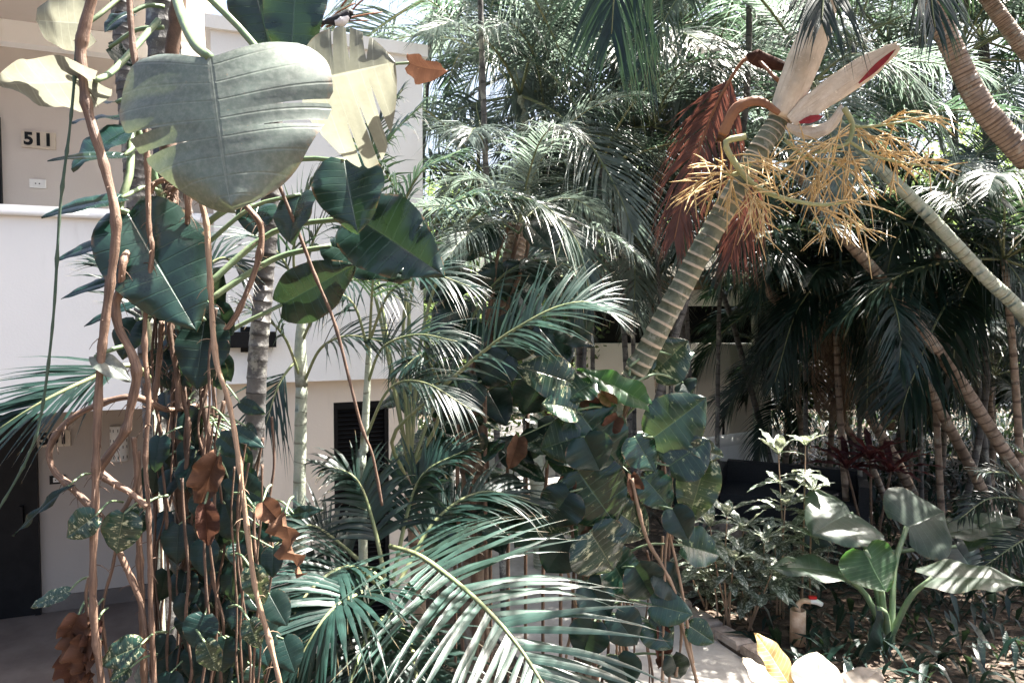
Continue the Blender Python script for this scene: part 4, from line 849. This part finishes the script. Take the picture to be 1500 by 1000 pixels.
for (bx, by, tx, ty, wd) in [(925, 695, 940, 748, 24), (835, 700, 825, 735, 30), (968, 918, 972, 988, 26), (845, 580, 885, 600, 26), (905, 610, 880, 640, 30), (870, 770, 850, 800, 24), (880, 575, 905, 596, 26), (760, 640, 748, 690, 30)]:
    L(po, (bx, by), (tx, ty), wd, 3.92, 'dry', 3.9, V((rnd.uniform(-.4, .4), -.9, .1)), name='dry_leaf', pet=[(890, by - 20, 4.02)], pr=.004, rows=10, cols=4, fold=.8, droop=.3, wave=.08)

# ------------------------------------------------------------------ right grove: leaning trunks with crowns
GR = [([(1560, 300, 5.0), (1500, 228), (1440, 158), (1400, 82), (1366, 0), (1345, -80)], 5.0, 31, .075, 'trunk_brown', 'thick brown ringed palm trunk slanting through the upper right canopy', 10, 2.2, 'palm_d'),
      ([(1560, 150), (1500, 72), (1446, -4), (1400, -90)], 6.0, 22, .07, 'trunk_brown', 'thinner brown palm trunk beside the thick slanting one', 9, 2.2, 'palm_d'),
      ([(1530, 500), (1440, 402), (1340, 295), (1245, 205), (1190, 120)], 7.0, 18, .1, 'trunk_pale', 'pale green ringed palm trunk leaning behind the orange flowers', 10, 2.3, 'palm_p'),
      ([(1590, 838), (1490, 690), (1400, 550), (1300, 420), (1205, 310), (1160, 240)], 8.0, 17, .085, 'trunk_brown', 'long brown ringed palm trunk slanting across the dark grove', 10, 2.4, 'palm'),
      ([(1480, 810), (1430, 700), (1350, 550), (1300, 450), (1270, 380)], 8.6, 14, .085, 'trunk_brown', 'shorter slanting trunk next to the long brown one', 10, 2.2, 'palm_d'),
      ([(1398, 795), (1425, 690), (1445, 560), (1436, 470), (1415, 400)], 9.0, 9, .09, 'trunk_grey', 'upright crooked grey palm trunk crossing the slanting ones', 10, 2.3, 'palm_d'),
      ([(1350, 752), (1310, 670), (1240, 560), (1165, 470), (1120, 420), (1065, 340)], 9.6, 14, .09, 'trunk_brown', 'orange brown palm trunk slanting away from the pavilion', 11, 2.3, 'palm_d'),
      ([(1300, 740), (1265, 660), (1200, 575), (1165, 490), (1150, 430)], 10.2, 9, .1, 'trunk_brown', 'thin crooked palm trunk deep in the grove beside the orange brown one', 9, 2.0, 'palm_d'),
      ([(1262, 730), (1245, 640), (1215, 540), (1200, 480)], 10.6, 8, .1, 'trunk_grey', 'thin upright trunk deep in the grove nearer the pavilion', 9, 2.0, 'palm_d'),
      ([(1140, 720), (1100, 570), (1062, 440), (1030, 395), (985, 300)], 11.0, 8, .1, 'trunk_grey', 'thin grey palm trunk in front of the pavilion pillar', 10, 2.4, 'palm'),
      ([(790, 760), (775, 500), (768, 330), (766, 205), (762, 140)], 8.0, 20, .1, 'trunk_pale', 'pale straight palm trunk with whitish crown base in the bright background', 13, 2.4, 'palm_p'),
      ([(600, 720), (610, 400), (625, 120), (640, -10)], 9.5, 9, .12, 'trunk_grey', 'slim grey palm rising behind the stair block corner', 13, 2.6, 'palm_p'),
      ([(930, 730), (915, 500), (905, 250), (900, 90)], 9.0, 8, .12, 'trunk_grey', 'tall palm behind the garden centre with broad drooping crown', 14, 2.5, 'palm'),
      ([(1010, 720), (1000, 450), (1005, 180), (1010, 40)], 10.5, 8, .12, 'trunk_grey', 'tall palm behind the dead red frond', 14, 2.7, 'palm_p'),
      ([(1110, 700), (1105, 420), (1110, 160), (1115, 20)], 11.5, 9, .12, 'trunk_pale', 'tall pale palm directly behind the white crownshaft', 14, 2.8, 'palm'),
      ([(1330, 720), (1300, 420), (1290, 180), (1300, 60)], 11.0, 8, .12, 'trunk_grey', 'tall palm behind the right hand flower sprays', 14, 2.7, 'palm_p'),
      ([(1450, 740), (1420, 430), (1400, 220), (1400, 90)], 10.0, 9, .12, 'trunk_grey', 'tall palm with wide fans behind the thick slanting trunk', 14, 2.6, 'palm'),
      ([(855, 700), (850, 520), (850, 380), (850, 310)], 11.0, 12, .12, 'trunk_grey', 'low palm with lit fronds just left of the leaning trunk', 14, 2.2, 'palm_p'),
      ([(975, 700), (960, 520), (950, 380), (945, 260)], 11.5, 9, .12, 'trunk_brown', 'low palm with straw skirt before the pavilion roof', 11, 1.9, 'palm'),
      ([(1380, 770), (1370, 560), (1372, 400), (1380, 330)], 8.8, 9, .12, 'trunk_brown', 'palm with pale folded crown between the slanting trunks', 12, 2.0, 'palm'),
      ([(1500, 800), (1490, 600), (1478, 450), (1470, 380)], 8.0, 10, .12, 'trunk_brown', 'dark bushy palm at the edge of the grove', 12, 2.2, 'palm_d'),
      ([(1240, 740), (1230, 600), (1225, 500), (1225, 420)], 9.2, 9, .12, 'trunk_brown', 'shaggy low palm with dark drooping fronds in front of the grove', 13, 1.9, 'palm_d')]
GR += [([(735, 800), (722, 500), (710, 200), (700, -110)], 6.6, 9, .12, 'trunk_grey', 'tall palm behind the philodendron whose pale fronds hang from above', 14, 2.3, 'palm_p'),
       ([(905, 800), (1005, 440), (1085, 210), (1100, -70)], 7.0, 10, .12, 'trunk_grey', 'tall palm close behind the leaning trunk with hanging fronds', 14, 2.2, 'palm'),
       ([(1180, 730), (1175, 640), (1170, 590), (1172, 560)], 11.2, 8, .12, 'trunk_brown', 'low dark palm at the side of the pavilion', 14, 1.8, 'palm_d'),
       ([(1330, 735), (1335, 620), (1330, 560), (1335, 520)], 11.5, 8, .12, 'trunk_brown', 'low dark palm in the depth of the grove', 14, 2.0, 'palm_d'),
       ([(1450, 745), (1455, 640), (1450, 590), (1455, 550)], 11.0, 8, .12, 'trunk_brown', 'low dark palm filling the far side of the grove', 14, 2.0, 'palm_d'),
       ([(820, 690), (815, 520), (812, 420), (812, 360)], 12.5, 12, .12, 'trunk_grey', 'sunlit palm far behind the garden centre', 14, 2.3, 'palm_p')]
for k, (x, y, D, dx) in enumerate([(640, 330, 8.0, 20), (715, 265, 7.4, -10), (800, 205, 8.4, 30), (880, 245, 7.4, -30), (955, 185, 8.4, 20), (860, 100, 9.2, 10), (705, 70, 8.6, -20), (1000, 262, 9.0, -20), (780, 30, 10, 0), (985, 40, 9.6, 30), (1060, 190, 10, -10), (920, 330, 9.4, 10), (760, 360, 9.0, 10), (1250, 60, 9.5, 10), (1330, 250, 9.5, 20), (1180, 320, 9.6, 0)]):
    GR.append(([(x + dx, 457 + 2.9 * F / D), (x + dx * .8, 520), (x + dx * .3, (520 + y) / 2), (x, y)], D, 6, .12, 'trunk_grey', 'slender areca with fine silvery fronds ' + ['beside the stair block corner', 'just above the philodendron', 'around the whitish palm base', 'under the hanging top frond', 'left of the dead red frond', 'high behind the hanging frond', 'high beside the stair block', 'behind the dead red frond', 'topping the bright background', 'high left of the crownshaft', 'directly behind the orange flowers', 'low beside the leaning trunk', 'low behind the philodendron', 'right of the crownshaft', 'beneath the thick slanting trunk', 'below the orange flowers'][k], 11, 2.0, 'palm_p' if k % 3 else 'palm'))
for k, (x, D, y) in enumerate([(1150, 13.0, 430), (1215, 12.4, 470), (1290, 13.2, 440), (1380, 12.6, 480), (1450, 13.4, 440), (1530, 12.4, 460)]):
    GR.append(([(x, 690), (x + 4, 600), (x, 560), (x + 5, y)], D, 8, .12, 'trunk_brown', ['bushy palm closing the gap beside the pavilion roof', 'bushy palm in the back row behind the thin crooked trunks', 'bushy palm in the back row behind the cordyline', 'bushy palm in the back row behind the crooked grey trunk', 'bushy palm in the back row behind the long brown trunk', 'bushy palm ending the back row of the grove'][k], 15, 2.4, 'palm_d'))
PALMS = []
for i, (pts, D, wpx, ring, mat, lab, nf, fl, fm) in enumerate(GR):
    P = path(pts, D); r_ = m(wpx, D) / 2
    if P[0].z > .05:
        dr = (P[0] - P[1]).normalized(); k = P[0].z / max(.35, -dr.z); P = [V((P[0].x + dr.x * k * .8, P[0].y + dr.y * k * .8, 0))] + P
    else: P[0].z = -.02
    o = palm_thing('garden_palm', lab, P, [r_ * 1.15, r_, r_ * .85], ring, mat)
    nf = {0: 6, 1: 5, 2: 5, 3: 7}.get(i, nf if D >= 9 else max(7, int(nf * .7)))
    PALMS.append(o)
    crown(o, P[-1], nf, fl, fm, 40 + i, lo=38 if i < 2 else -25, az0=i * .7, dead=2 if 'skirt' in lab or 'shaggy' in lab else 0)
for k, pts, mt in [(3, [(1160, 240, 8.0), (1225, 320, 7.8), (1280, 430, 7.7), (1292, 550, 7.7)], 'palm_d'), (4, [(1270, 380, 8.5), (1222, 392, 8.3), (1168, 455, 8.2), (1135, 560, 8.2)], 'palm_d'), (4, [(1270, 380, 8.5), (1300, 400, 8.2), (1335, 470, 8.0), (1335, 590, 8.0)], 'palm_d'), (5, [(1415, 400, 9.0), (1378, 380, 8.8), (1335, 430, 8.7), (1310, 520, 8.7)], 'palm_d'),
                   (20, [(1470, 380, 8.0), (1440, 385, 7.8), (1405, 450, 7.7), (1395, 560, 7.7)], 'palm_d'), (20, [(1470, 380, 8.0), (1500, 400, 7.9), (1515, 480, 7.8), (1515, 590, 7.8)], 'palm_d'), (19, [(1380, 330, 8.8), (1420, 310, 8.6), (1460, 360, 8.4), (1480, 460, 8.4)], 'palm'), (19, [(1380, 330, 8.8), (1345, 320, 8.6), (1310, 360, 8.5), (1295, 430, 8.5)], 'palm'),
                   (21, [(1225, 420, 9.2), (1190, 420, 9.0), (1150, 470, 9.0), (1130, 560, 9.0)], 'palm_d'), (21, [(1225, 420, 9.2), (1250, 430, 9.0), (1270, 500, 8.9), (1270, 600, 8.9)], 'palm_d'), (2, [(1190, 120, 7.0), (1250, 80, 7.0), (1330, 110, 7.0), (1390, 200, 7.0)], 'palm_p'), (12, [(900, 90, 9.0), (850, 40, 8.6), (790, 60, 8.3), (750, 150, 8.2)], 'palm_p'), (12, [(900, 90, 9.0), (945, 50, 8.6), (990, 80, 8.4), (1010, 170, 8.3)], 'palm_p')]:
    pts = [(x, y, d + (.7 if k in (3, 4, 20) else 0)) for x, y, d in pts]
    frond(PALMS[k], path(pts, 8), m(100, 8), 46, .034, mt, up=V((0, -.35, .9)), a0=62, a1=25, vee=8, droop=.65, rng=rnd, s0=.12, rr=.016)
# canopy palms that stand outside the frame and shade the garden
CAN = [(9.6, 9.6, 7.2), (7.6, 11.5, 7.2)]
for i, (x, y, h) in enumerate(CAN):
    P = [V((x, y, 0)), V((x + .1, y, h * .5)), V((x - .1, y + .1, h))]
    o = palm_thing('canopy_palm', ['tall shade palm standing beside the far end of the grove', 'tall shade palm rising out of the far grove'][i], P, [.11, .09, .08], .12, 'trunk_grey')
    crown(o, P[-1], 14, 2.9, 'palm_d', 70 + i)

# ------------------------------------------------------------------ background broadleaf trees
def leaf_cloud(seed, n, rad):
    rng = random.Random(seed); mb_ = MB(); cl = [V((rng.gauss(0, .45), rng.gauss(0, .45), rng.gauss(0, .4))) for _ in range(26)]
    for i in range(n):
        c = rng.choice(cl); d = V((rng.gauss(0, 1), rng.gauss(0, 1), rng.gauss(0, .8))); d = d.normalized() * rng.uniform(.1, .34)
        p = V(((c.x + d.x) * rad[0], (c.y + d.y) * rad[1], (c.z + d.z) * rad[2])); ax = V((rng.uniform(-1, 1), rng.uniform(-1, 1), rng.uniform(-.9, .3))).normalized(); s = ax.orthogonal().normalized(); s = (Matrix.Rotation(rng.random() * 6.28, 3, ax) @ s)
        l_ = rng.uniform(.10, .2); w_ = l_ * .45
        mb_.add([p, p + ax * l_ * .5 + s * w_ * .5, p + ax * l_, p + ax * l_ * .5 - s * w_ * .5], [[0, 1, 2, 3]], [(0, .5), (.5, 1), (1, .5), (.5, 0)])
    return mb_.mesh('crown', M['broad'], False)
CL = [leaf_cloud(k, 9000, (2.6, 2.2, 2.4)) for k in range(3)]
for i, (x, y, h, lab) in enumerate([(-3.4, 16, 4.2, 'broadleaf tree in sun beside the stair block corner'), (2.2, 19, 5.6, 'broadleaf tree behind the dead red frond'), (9, 17, 5.2, 'broadleaf tree behind the thick slanting trunk'), (12.5, 16, 5.0, 'broadleaf tree at the end of the grove'), (-1.6, 14, 2.2, 'low bushy tree in sun beyond the paving'), (.6, 15.5, 2.0, 'low bushy tree behind the garden centre'),
                                    (10.5, 14, 2.6, 'low bushy tree in shade behind the slanting trunks'), (7.4, 13.6, 2.4, 'low bushy tree in shade by the pavilion side wall')]):
    o = thing('broadleaf_tree', V((x, y, 0)), lab, 'tree'); c = V((x, y, h)); mb_ = MB().tube([V((x, y, 0)), V((x + .15, y, h * .5)), c], [.16, .12, .05], 9)
    for k in range(6): a = k * 1.05; mb_.tube([V((x + .1, y, h * .55)), c + V((math.cos(a) * 1.2, math.sin(a) * 1.0, .4 + .5 * math.sin(k * 2)))], [.06, .015], 6)
    part('trunk', mb_.mesh('trunk', M['root_d']), o); part('crown', CL[i % 3], o, None, Matrix.Translation(c + V((0, 0, .4))) @ Matrix.Rotation(i * 1.3, 4, 'Z'))
# boundary wall behind the garden
bw = thing('boundary_wall', V((0, 22, 0)), 'pale boundary wall behind the background trees', 'wall')
part('wall_body', MB().box((-16, 22, 0), (22, 22.25, 2.6)).mesh('wall_body', M['white'], False), bw)
part('coping', MB().box((-16, 21.94, 2.602), (22, 22.3, 2.7)).mesh('coping', M['white'], False), bw)

# ------------------------------------------------------------------ right bed: taro, shrubs, cordyline, ground cover
def taro(base, leaves, label, name='taro_plant', mat='taro'):
    o = thing(name, base, label, 'plant')
    for (ax, ay, aD, tx, ty, tD, wpx, face, mt, kw) in leaves:
        A_ = at(ax, ay, aD); T_ = at(tx, ty, tD); mid = base.lerp(A_, .55) + V(((A_.x - base.x) * -.12, 0, .1))
        leaf(o, A_, T_, m(wpx, aD), mt, face, petiole=[base + V((rnd.uniform(-.03, .03), rnd.uniform(-.03, .03), .02)), mid], pr=.022, rng=rnd, **dict(dict(rows=18, cols=6, cord=.3, fold=.12, droop=.15, wave=.03, narrow=.7), **kw))
    return o
tb = at(1303, 958, 6.05); tb.z = 0
taro(tb, [(1267, 806, 6.0, 1292, 866, 5.9, 98, V((-.3, .75, .35)), 'taro_young', {}), (1246, 750, 6.5, 1196, 772, 6.2, 120, V((.05, -.55, .85)), 'taro', {}), (1328, 772, 6.5, 1388, 745, 6.6, 120, V((0, -.75, .6)), 'taro', {}),
          (1226, 838, 6.2, 1130, 818, 6.1, 60, V((0, -.3, .95)), 'taro', {}), (1366, 846, 5.9, 1502, 838, 5.7, 70, V((0, -.33, .95)), 'taro', {}), (1285, 890, 5.9, 1266, 982, 5.7, 40, V((.6, -.6, .2)), 'heart', dict(cord=.05, fold=.5))], 'giant taro with broad sun flecked leaves in the right hand bed')
tb2 = at(1452, 905, 7.0); tb2.z = 0
taro(tb2, [(1436, 772, 7.0, 1378, 775, 6.8, 56, V((0, -.35, .95)), 'taro', {}), (1438, 768, 7.0, 1495, 752, 7.0, 50, V((0, -.35, .95)), 'taro', {}), (1445, 782, 7.0, 1512, 798, 6.9, 56, V((0, -.4, .9)), 'taro', {}), (1436, 775, 7.0, 1422, 800, 6.8, 40, V((0, -.5, .9)), 'taro', {})], 'smaller taro with pale leaves beyond the giant one', 'small_taro')
tb3 = at(1185, 880, 7.4); tb3.z = 0
taro(tb3, [(1215, 760, 7.4, 1180, 800, 7.2, 60, V((0, -.6, .8)), 'heart', {}), (1150, 850, 7.3, 1120, 880, 7.1, 46, V((0, -.6, .8)), 'taro', {}), (1400, 800, 7.6, 1440, 850, 7.3, 60, V((0, -.7, .6)), 'heart', {})], 'dark leaved taro between the shrubs and the giant taro', 'dark_taro')
shl = [leaf_mesh('leaf', .17, .062, M['shrub'], rows=6, cols=2, cord=.0, fold=.3, droop=d_, rng=rnd, narrow=.85) for d_ in (.1, .3, .5)]
def shrub(px, py, D, tops, label, name='variegated_shrub', s=1.0, whorls=4, mat=None):
    b = at(px, py, D); b.z = 0; o = thing(name, b, label, 'shrub')
    for (tx, ty) in tops:
        t = at(tx, ty, D + rnd.uniform(-.25, .25)); st = part('stem', MB().tube([b + V((rnd.uniform(-.06, .06), rnd.uniform(-.06, .06), 0)), b.lerp(t, .5) + V((rnd.uniform(-.04, .04), 0, 0)), t], [.010, .008, .005], 6).mesh('stem', M['root_l']), o)
        H = t.z
        for k in range(whorls):
            f = 1 - k * .17; p = b.lerp(t, f) if f < 1 else t
            for q in range(6 if k == 0 else 5):
                a = q * 1.1 + k * .6 + rnd.uniform(-.3, .3); el = rnd.uniform(.5, 1.1) if k == 0 else rnd.uniform(-.15, .5); d = V((math.cos(a) * math.cos(el), math.sin(a) * math.cos(el), math.sin(el))); ss = s * rnd.uniform(.75, 1.25)
                part('leaf', rnd.choice(shl), o, None, frame(p, d, V((0, 0, 1))) @ Matrix.Diagonal((ss, ss, ss, 1)))
shrub(1145, 880, 6.7, [(1140, 665), (1150, 740), (1135, 800)], 'tall variegated shrub with whorled leaves before the black sofa', s=1.45)
shrub(1182, 880, 6.8, [(1180, 652), (1190, 720), (1172, 790)], 'second tall variegated shrub beside the pipe tap', s=1.45)
shrub(1060, 900, 6.5, [(1040, 770), (1065, 755), (1090, 775), (1030, 810), (1075, 820)], 'bright bushy variegated shrub by the kerb', s=1.5, whorls=3)
shrub(1105, 915, 6.4, [(1095, 810), (1120, 790), (1130, 840), (1085, 850)], 'low bright variegated shrub nearest the pipe tap', s=1.4, whorls=3)
shrub(1030, 905, 6.9, [(1015, 830), (1030, 850), (1000, 800), (1045, 870)], 'small variegated shrub partly behind the pothos', s=1.3, whorls=3)
shrub(1200, 900, 7.6, [(1215, 800), (1190, 830), (1235, 850)], 'dim variegated shrub behind the giant taro', s=1.3, whorls=3)
# cordyline
cbp = at(1278, 800, 8.0); cbp.z = 0; cd = thing('cordyline', cbp, 'purple red cordyline rosettes behind the giant taro', 'plant')
cm = leaf_mesh('leaf', .5, .075, M['cordy'], rows=8, cols=2, cord=0, fold=.35, droop=.35, rng=rnd, narrow=.8)
for (x, y) in [(1240, 685), (1275, 672), (1305, 690)]:
    t = at(x, y, 8.0); part('stem', MB().tube([cbp, cbp.lerp(t, .5), t], .014, 7).mesh('stem', M['root_d']), cd)
    for q in range(13):
        a = q * 2.4; el = .2 + .9 * (q / 13); part('leaf', cm, cd, None, frame(t, V((math.cos(a) * math.cos(el), math.sin(a) * math.cos(el), math.sin(el))), V((0, 0, 1))))
# low palm at the right edge
lpb = at(1540, 900, 6.6); lpb.z = 0; lo = thing('low_palm', lpb, 'small low palm with dark fronds spreading at the edge of the bed', 'palm')
part('trunk', MB().tube([lpb, lpb + V((0, 0, .5)), at(1545, 770, 6.6)], [.05, .04, .03], 9, knot=.15, kper=.08).mesh('trunk', M['trunk_brown']), lo)
for pts in ([(1545, 770), (1500, 735), (1450, 730), (1405, 760)], [(1545, 770), (1490, 700), (1430, 690)], [(1545, 770), (1500, 790), (1440, 830)], [(1545, 770), (1520, 690), (1480, 650)]):
    frond(lo, path([(x, y, 6.6 - .1 * i) for i, (x, y) in enumerate(pts)], 6.6), m(60, 6.5), 26, .02, 'palm_d', up=V((0, -.3, .9)), droop=.35, rng=rnd, s0=.2)
# croton and glare-whitened leaves at the very front of the bed
cr = V((at(1150, 1060, 5.1).x, 5.1, 0)); ct_ = thing('croton_plant', cr, 'croton with yellow netted leaf and bleached white leaves at the bed front', 'plant')
part('stem', MB().tube([cr, cr + V((.02, 0, .15)), cr + V((.03, 0, .3))], .015, 7).mesh('stem', M['root_d']), ct_)
L(ct_, (1160, 1010), (1112, 926), 44, 5.0, 'croton', 5.1, V((.3, -.8, .5)), pet=[(1165, 1040, 5.1)], rows=14, cord=.02, droop=.1, fold=.2)
L(ct_, (1200, 1030), (1198, 952), 76, 4.9, 'pale_dry', 5.1, V((0, -.45, .9)), pet=[(1170, 1050, 5.1)], rows=12, cord=.02, droop=.1)
L(ct_, (1225, 1035), (1290, 975), 60, 5.0, 'pale_dry', 5.2, V((0, -.3, .95)), pet=[(1180, 1050, 5.1)], rows=12, cord=.02, droop=.05)
L(ct_, (1150, 1030), (1090, 960), 40, 5.0, 'pale_dry', 5.2, V((0, -.3, .95)), pet=[(1160, 1050, 5.1)], rows=12, cord=.02, droop=.05)
# ground cover and litter
def scatter(name, n, area, mat, lmin, lmax, upright, seed, label, cat, wr=.3):
    rng = random.Random(seed); mb_ = MB()
    for i in range(n):
        x = rng.uniform(area[0], area[1]); y = rng.uniform(area[2], area[3]); rel = V((x, y, 0)) - k0; side = rel.dot(kn)
        if -.15 < side < 2.2 and y < 22: continue
        if (V((x, y, 0)) - A0).dot(BN) < .3 and x < 0: continue
        a = rng.random() * 6.28; el = rng.uniform(.3, 1.3) * upright; d = V((math.cos(a) * math.cos(el), math.sin(a) * math.cos(el), math.sin(el))); s = d.cross(V((0, 0, 1))).normalized(); l_ = rng.uniform(lmin, lmax); w_ = l_ * wr
        p = V((x, y, rng.uniform(-.01, .015))); e = p + d * l_ + V((0, 0, -.25 * l_ * upright)); c = p + d * l_ * .55
        mb_.add([p, c + s * w_ / 2, e, c - s * w_ / 2, c + V((0, 0, -.15 * w_))], [[0, 1, 4], [1, 2, 4], [2, 3, 4], [3, 0, 4]], [(0, .5), (.5, 1), (1, .5), (.5, 0), (.5, .5)])
    o = bpy.data.objects.new(name, mb_.mesh(name, M[mat])); COL.objects.link(o); tag(o, label, cat, None, 'stuff')
scatter('ground_cover', 16000, (2.0, 14, 5.2, 20), 'heart', .12, .45, 1, 2, 'dark strappy ground cover filling the right bed', 'ground cover', .16)
scatter('undergrowth', 5000, (-3.0, 1.2, 2.6, 10), 'heart', .12, .4, 1, 3, 'dark leafy undergrowth beneath the palms', 'undergrowth', .3)
scatter('leaf_litter', 9000, (-3, 9, 2.5, 12), 'litter', .05, .14, .12, 4, 'brown leaf litter on the soil', 'leaf litter', .45)

# ------------------------------------------------------------------ bird on a twig
tw = thing('bare_twig', at(470, 60, 4.2), 'thin bare orange twigs above the split leaf', 'twig')
mb_ = MB()
for a_, b_ in [((430, 44), (540, 30)), ((470, 40), (520, 5)), ((500, 34), (545, -10)), ((455, 42), (470, 10)), ((478, 40), (560, 18)), ((500, 10), (530, -20)), ((430, 44), (380, -60))]:
    mb_.tube([at(*a_, 4.2), at((a_[0] + b_[0]) / 2, (a_[1] + b_[1]) / 2 - 4, 4.2), at(*b_, 4.2)], [.006, .004], 5)
part('branch', mb_.mesh('branch', M['rachis_dry']), tw)
bp = at(497, 31, 4.17); bd = thing('perched_bird', bp - V((0, 0, .05)), 'small black and white bird perched on the bare twigs', 'bird')
mb_ = MB(); mb_.tube([bp + V((-.10, .01, -.005)), bp + V((-.05, 0, .0)), bp + V((0, 0, .005)), bp + V((.04, 0, .03)), bp + V((.062, -.002, .045)), bp + V((.078, -.004, .038))], [.006, .022, .036, .03, .024, .010], 12, steps=24)
mb_.tube([bp + V((-.08, .01, 0)), bp + V((-.17, .02, -.01))], [.014, .010], 6)
body = part('body', mb_.mesh('body', M['bird']), bd)
part('beak', MB().tube([bp + V((.072, -.004, .04)), bp + V((.098, -.006, .03))], [.006, .001], 6).mesh('beak', M['black']), bd)
part('breast', MB().tube([bp + V((-.02, -.012, -.012)), bp + V((.02, -.012, -.006)), bp + V((.055, -.012, .022))], [.018, .030, .012], 10, steps=12).mesh('breast', M['birdw']), bd)
for s in (-.012, .012): part('leg', MB().tube([bp + V((0, s, -.02)), bp + V((.005, s, -.055))], .003, 5).mesh('leg', M['black']), bd)
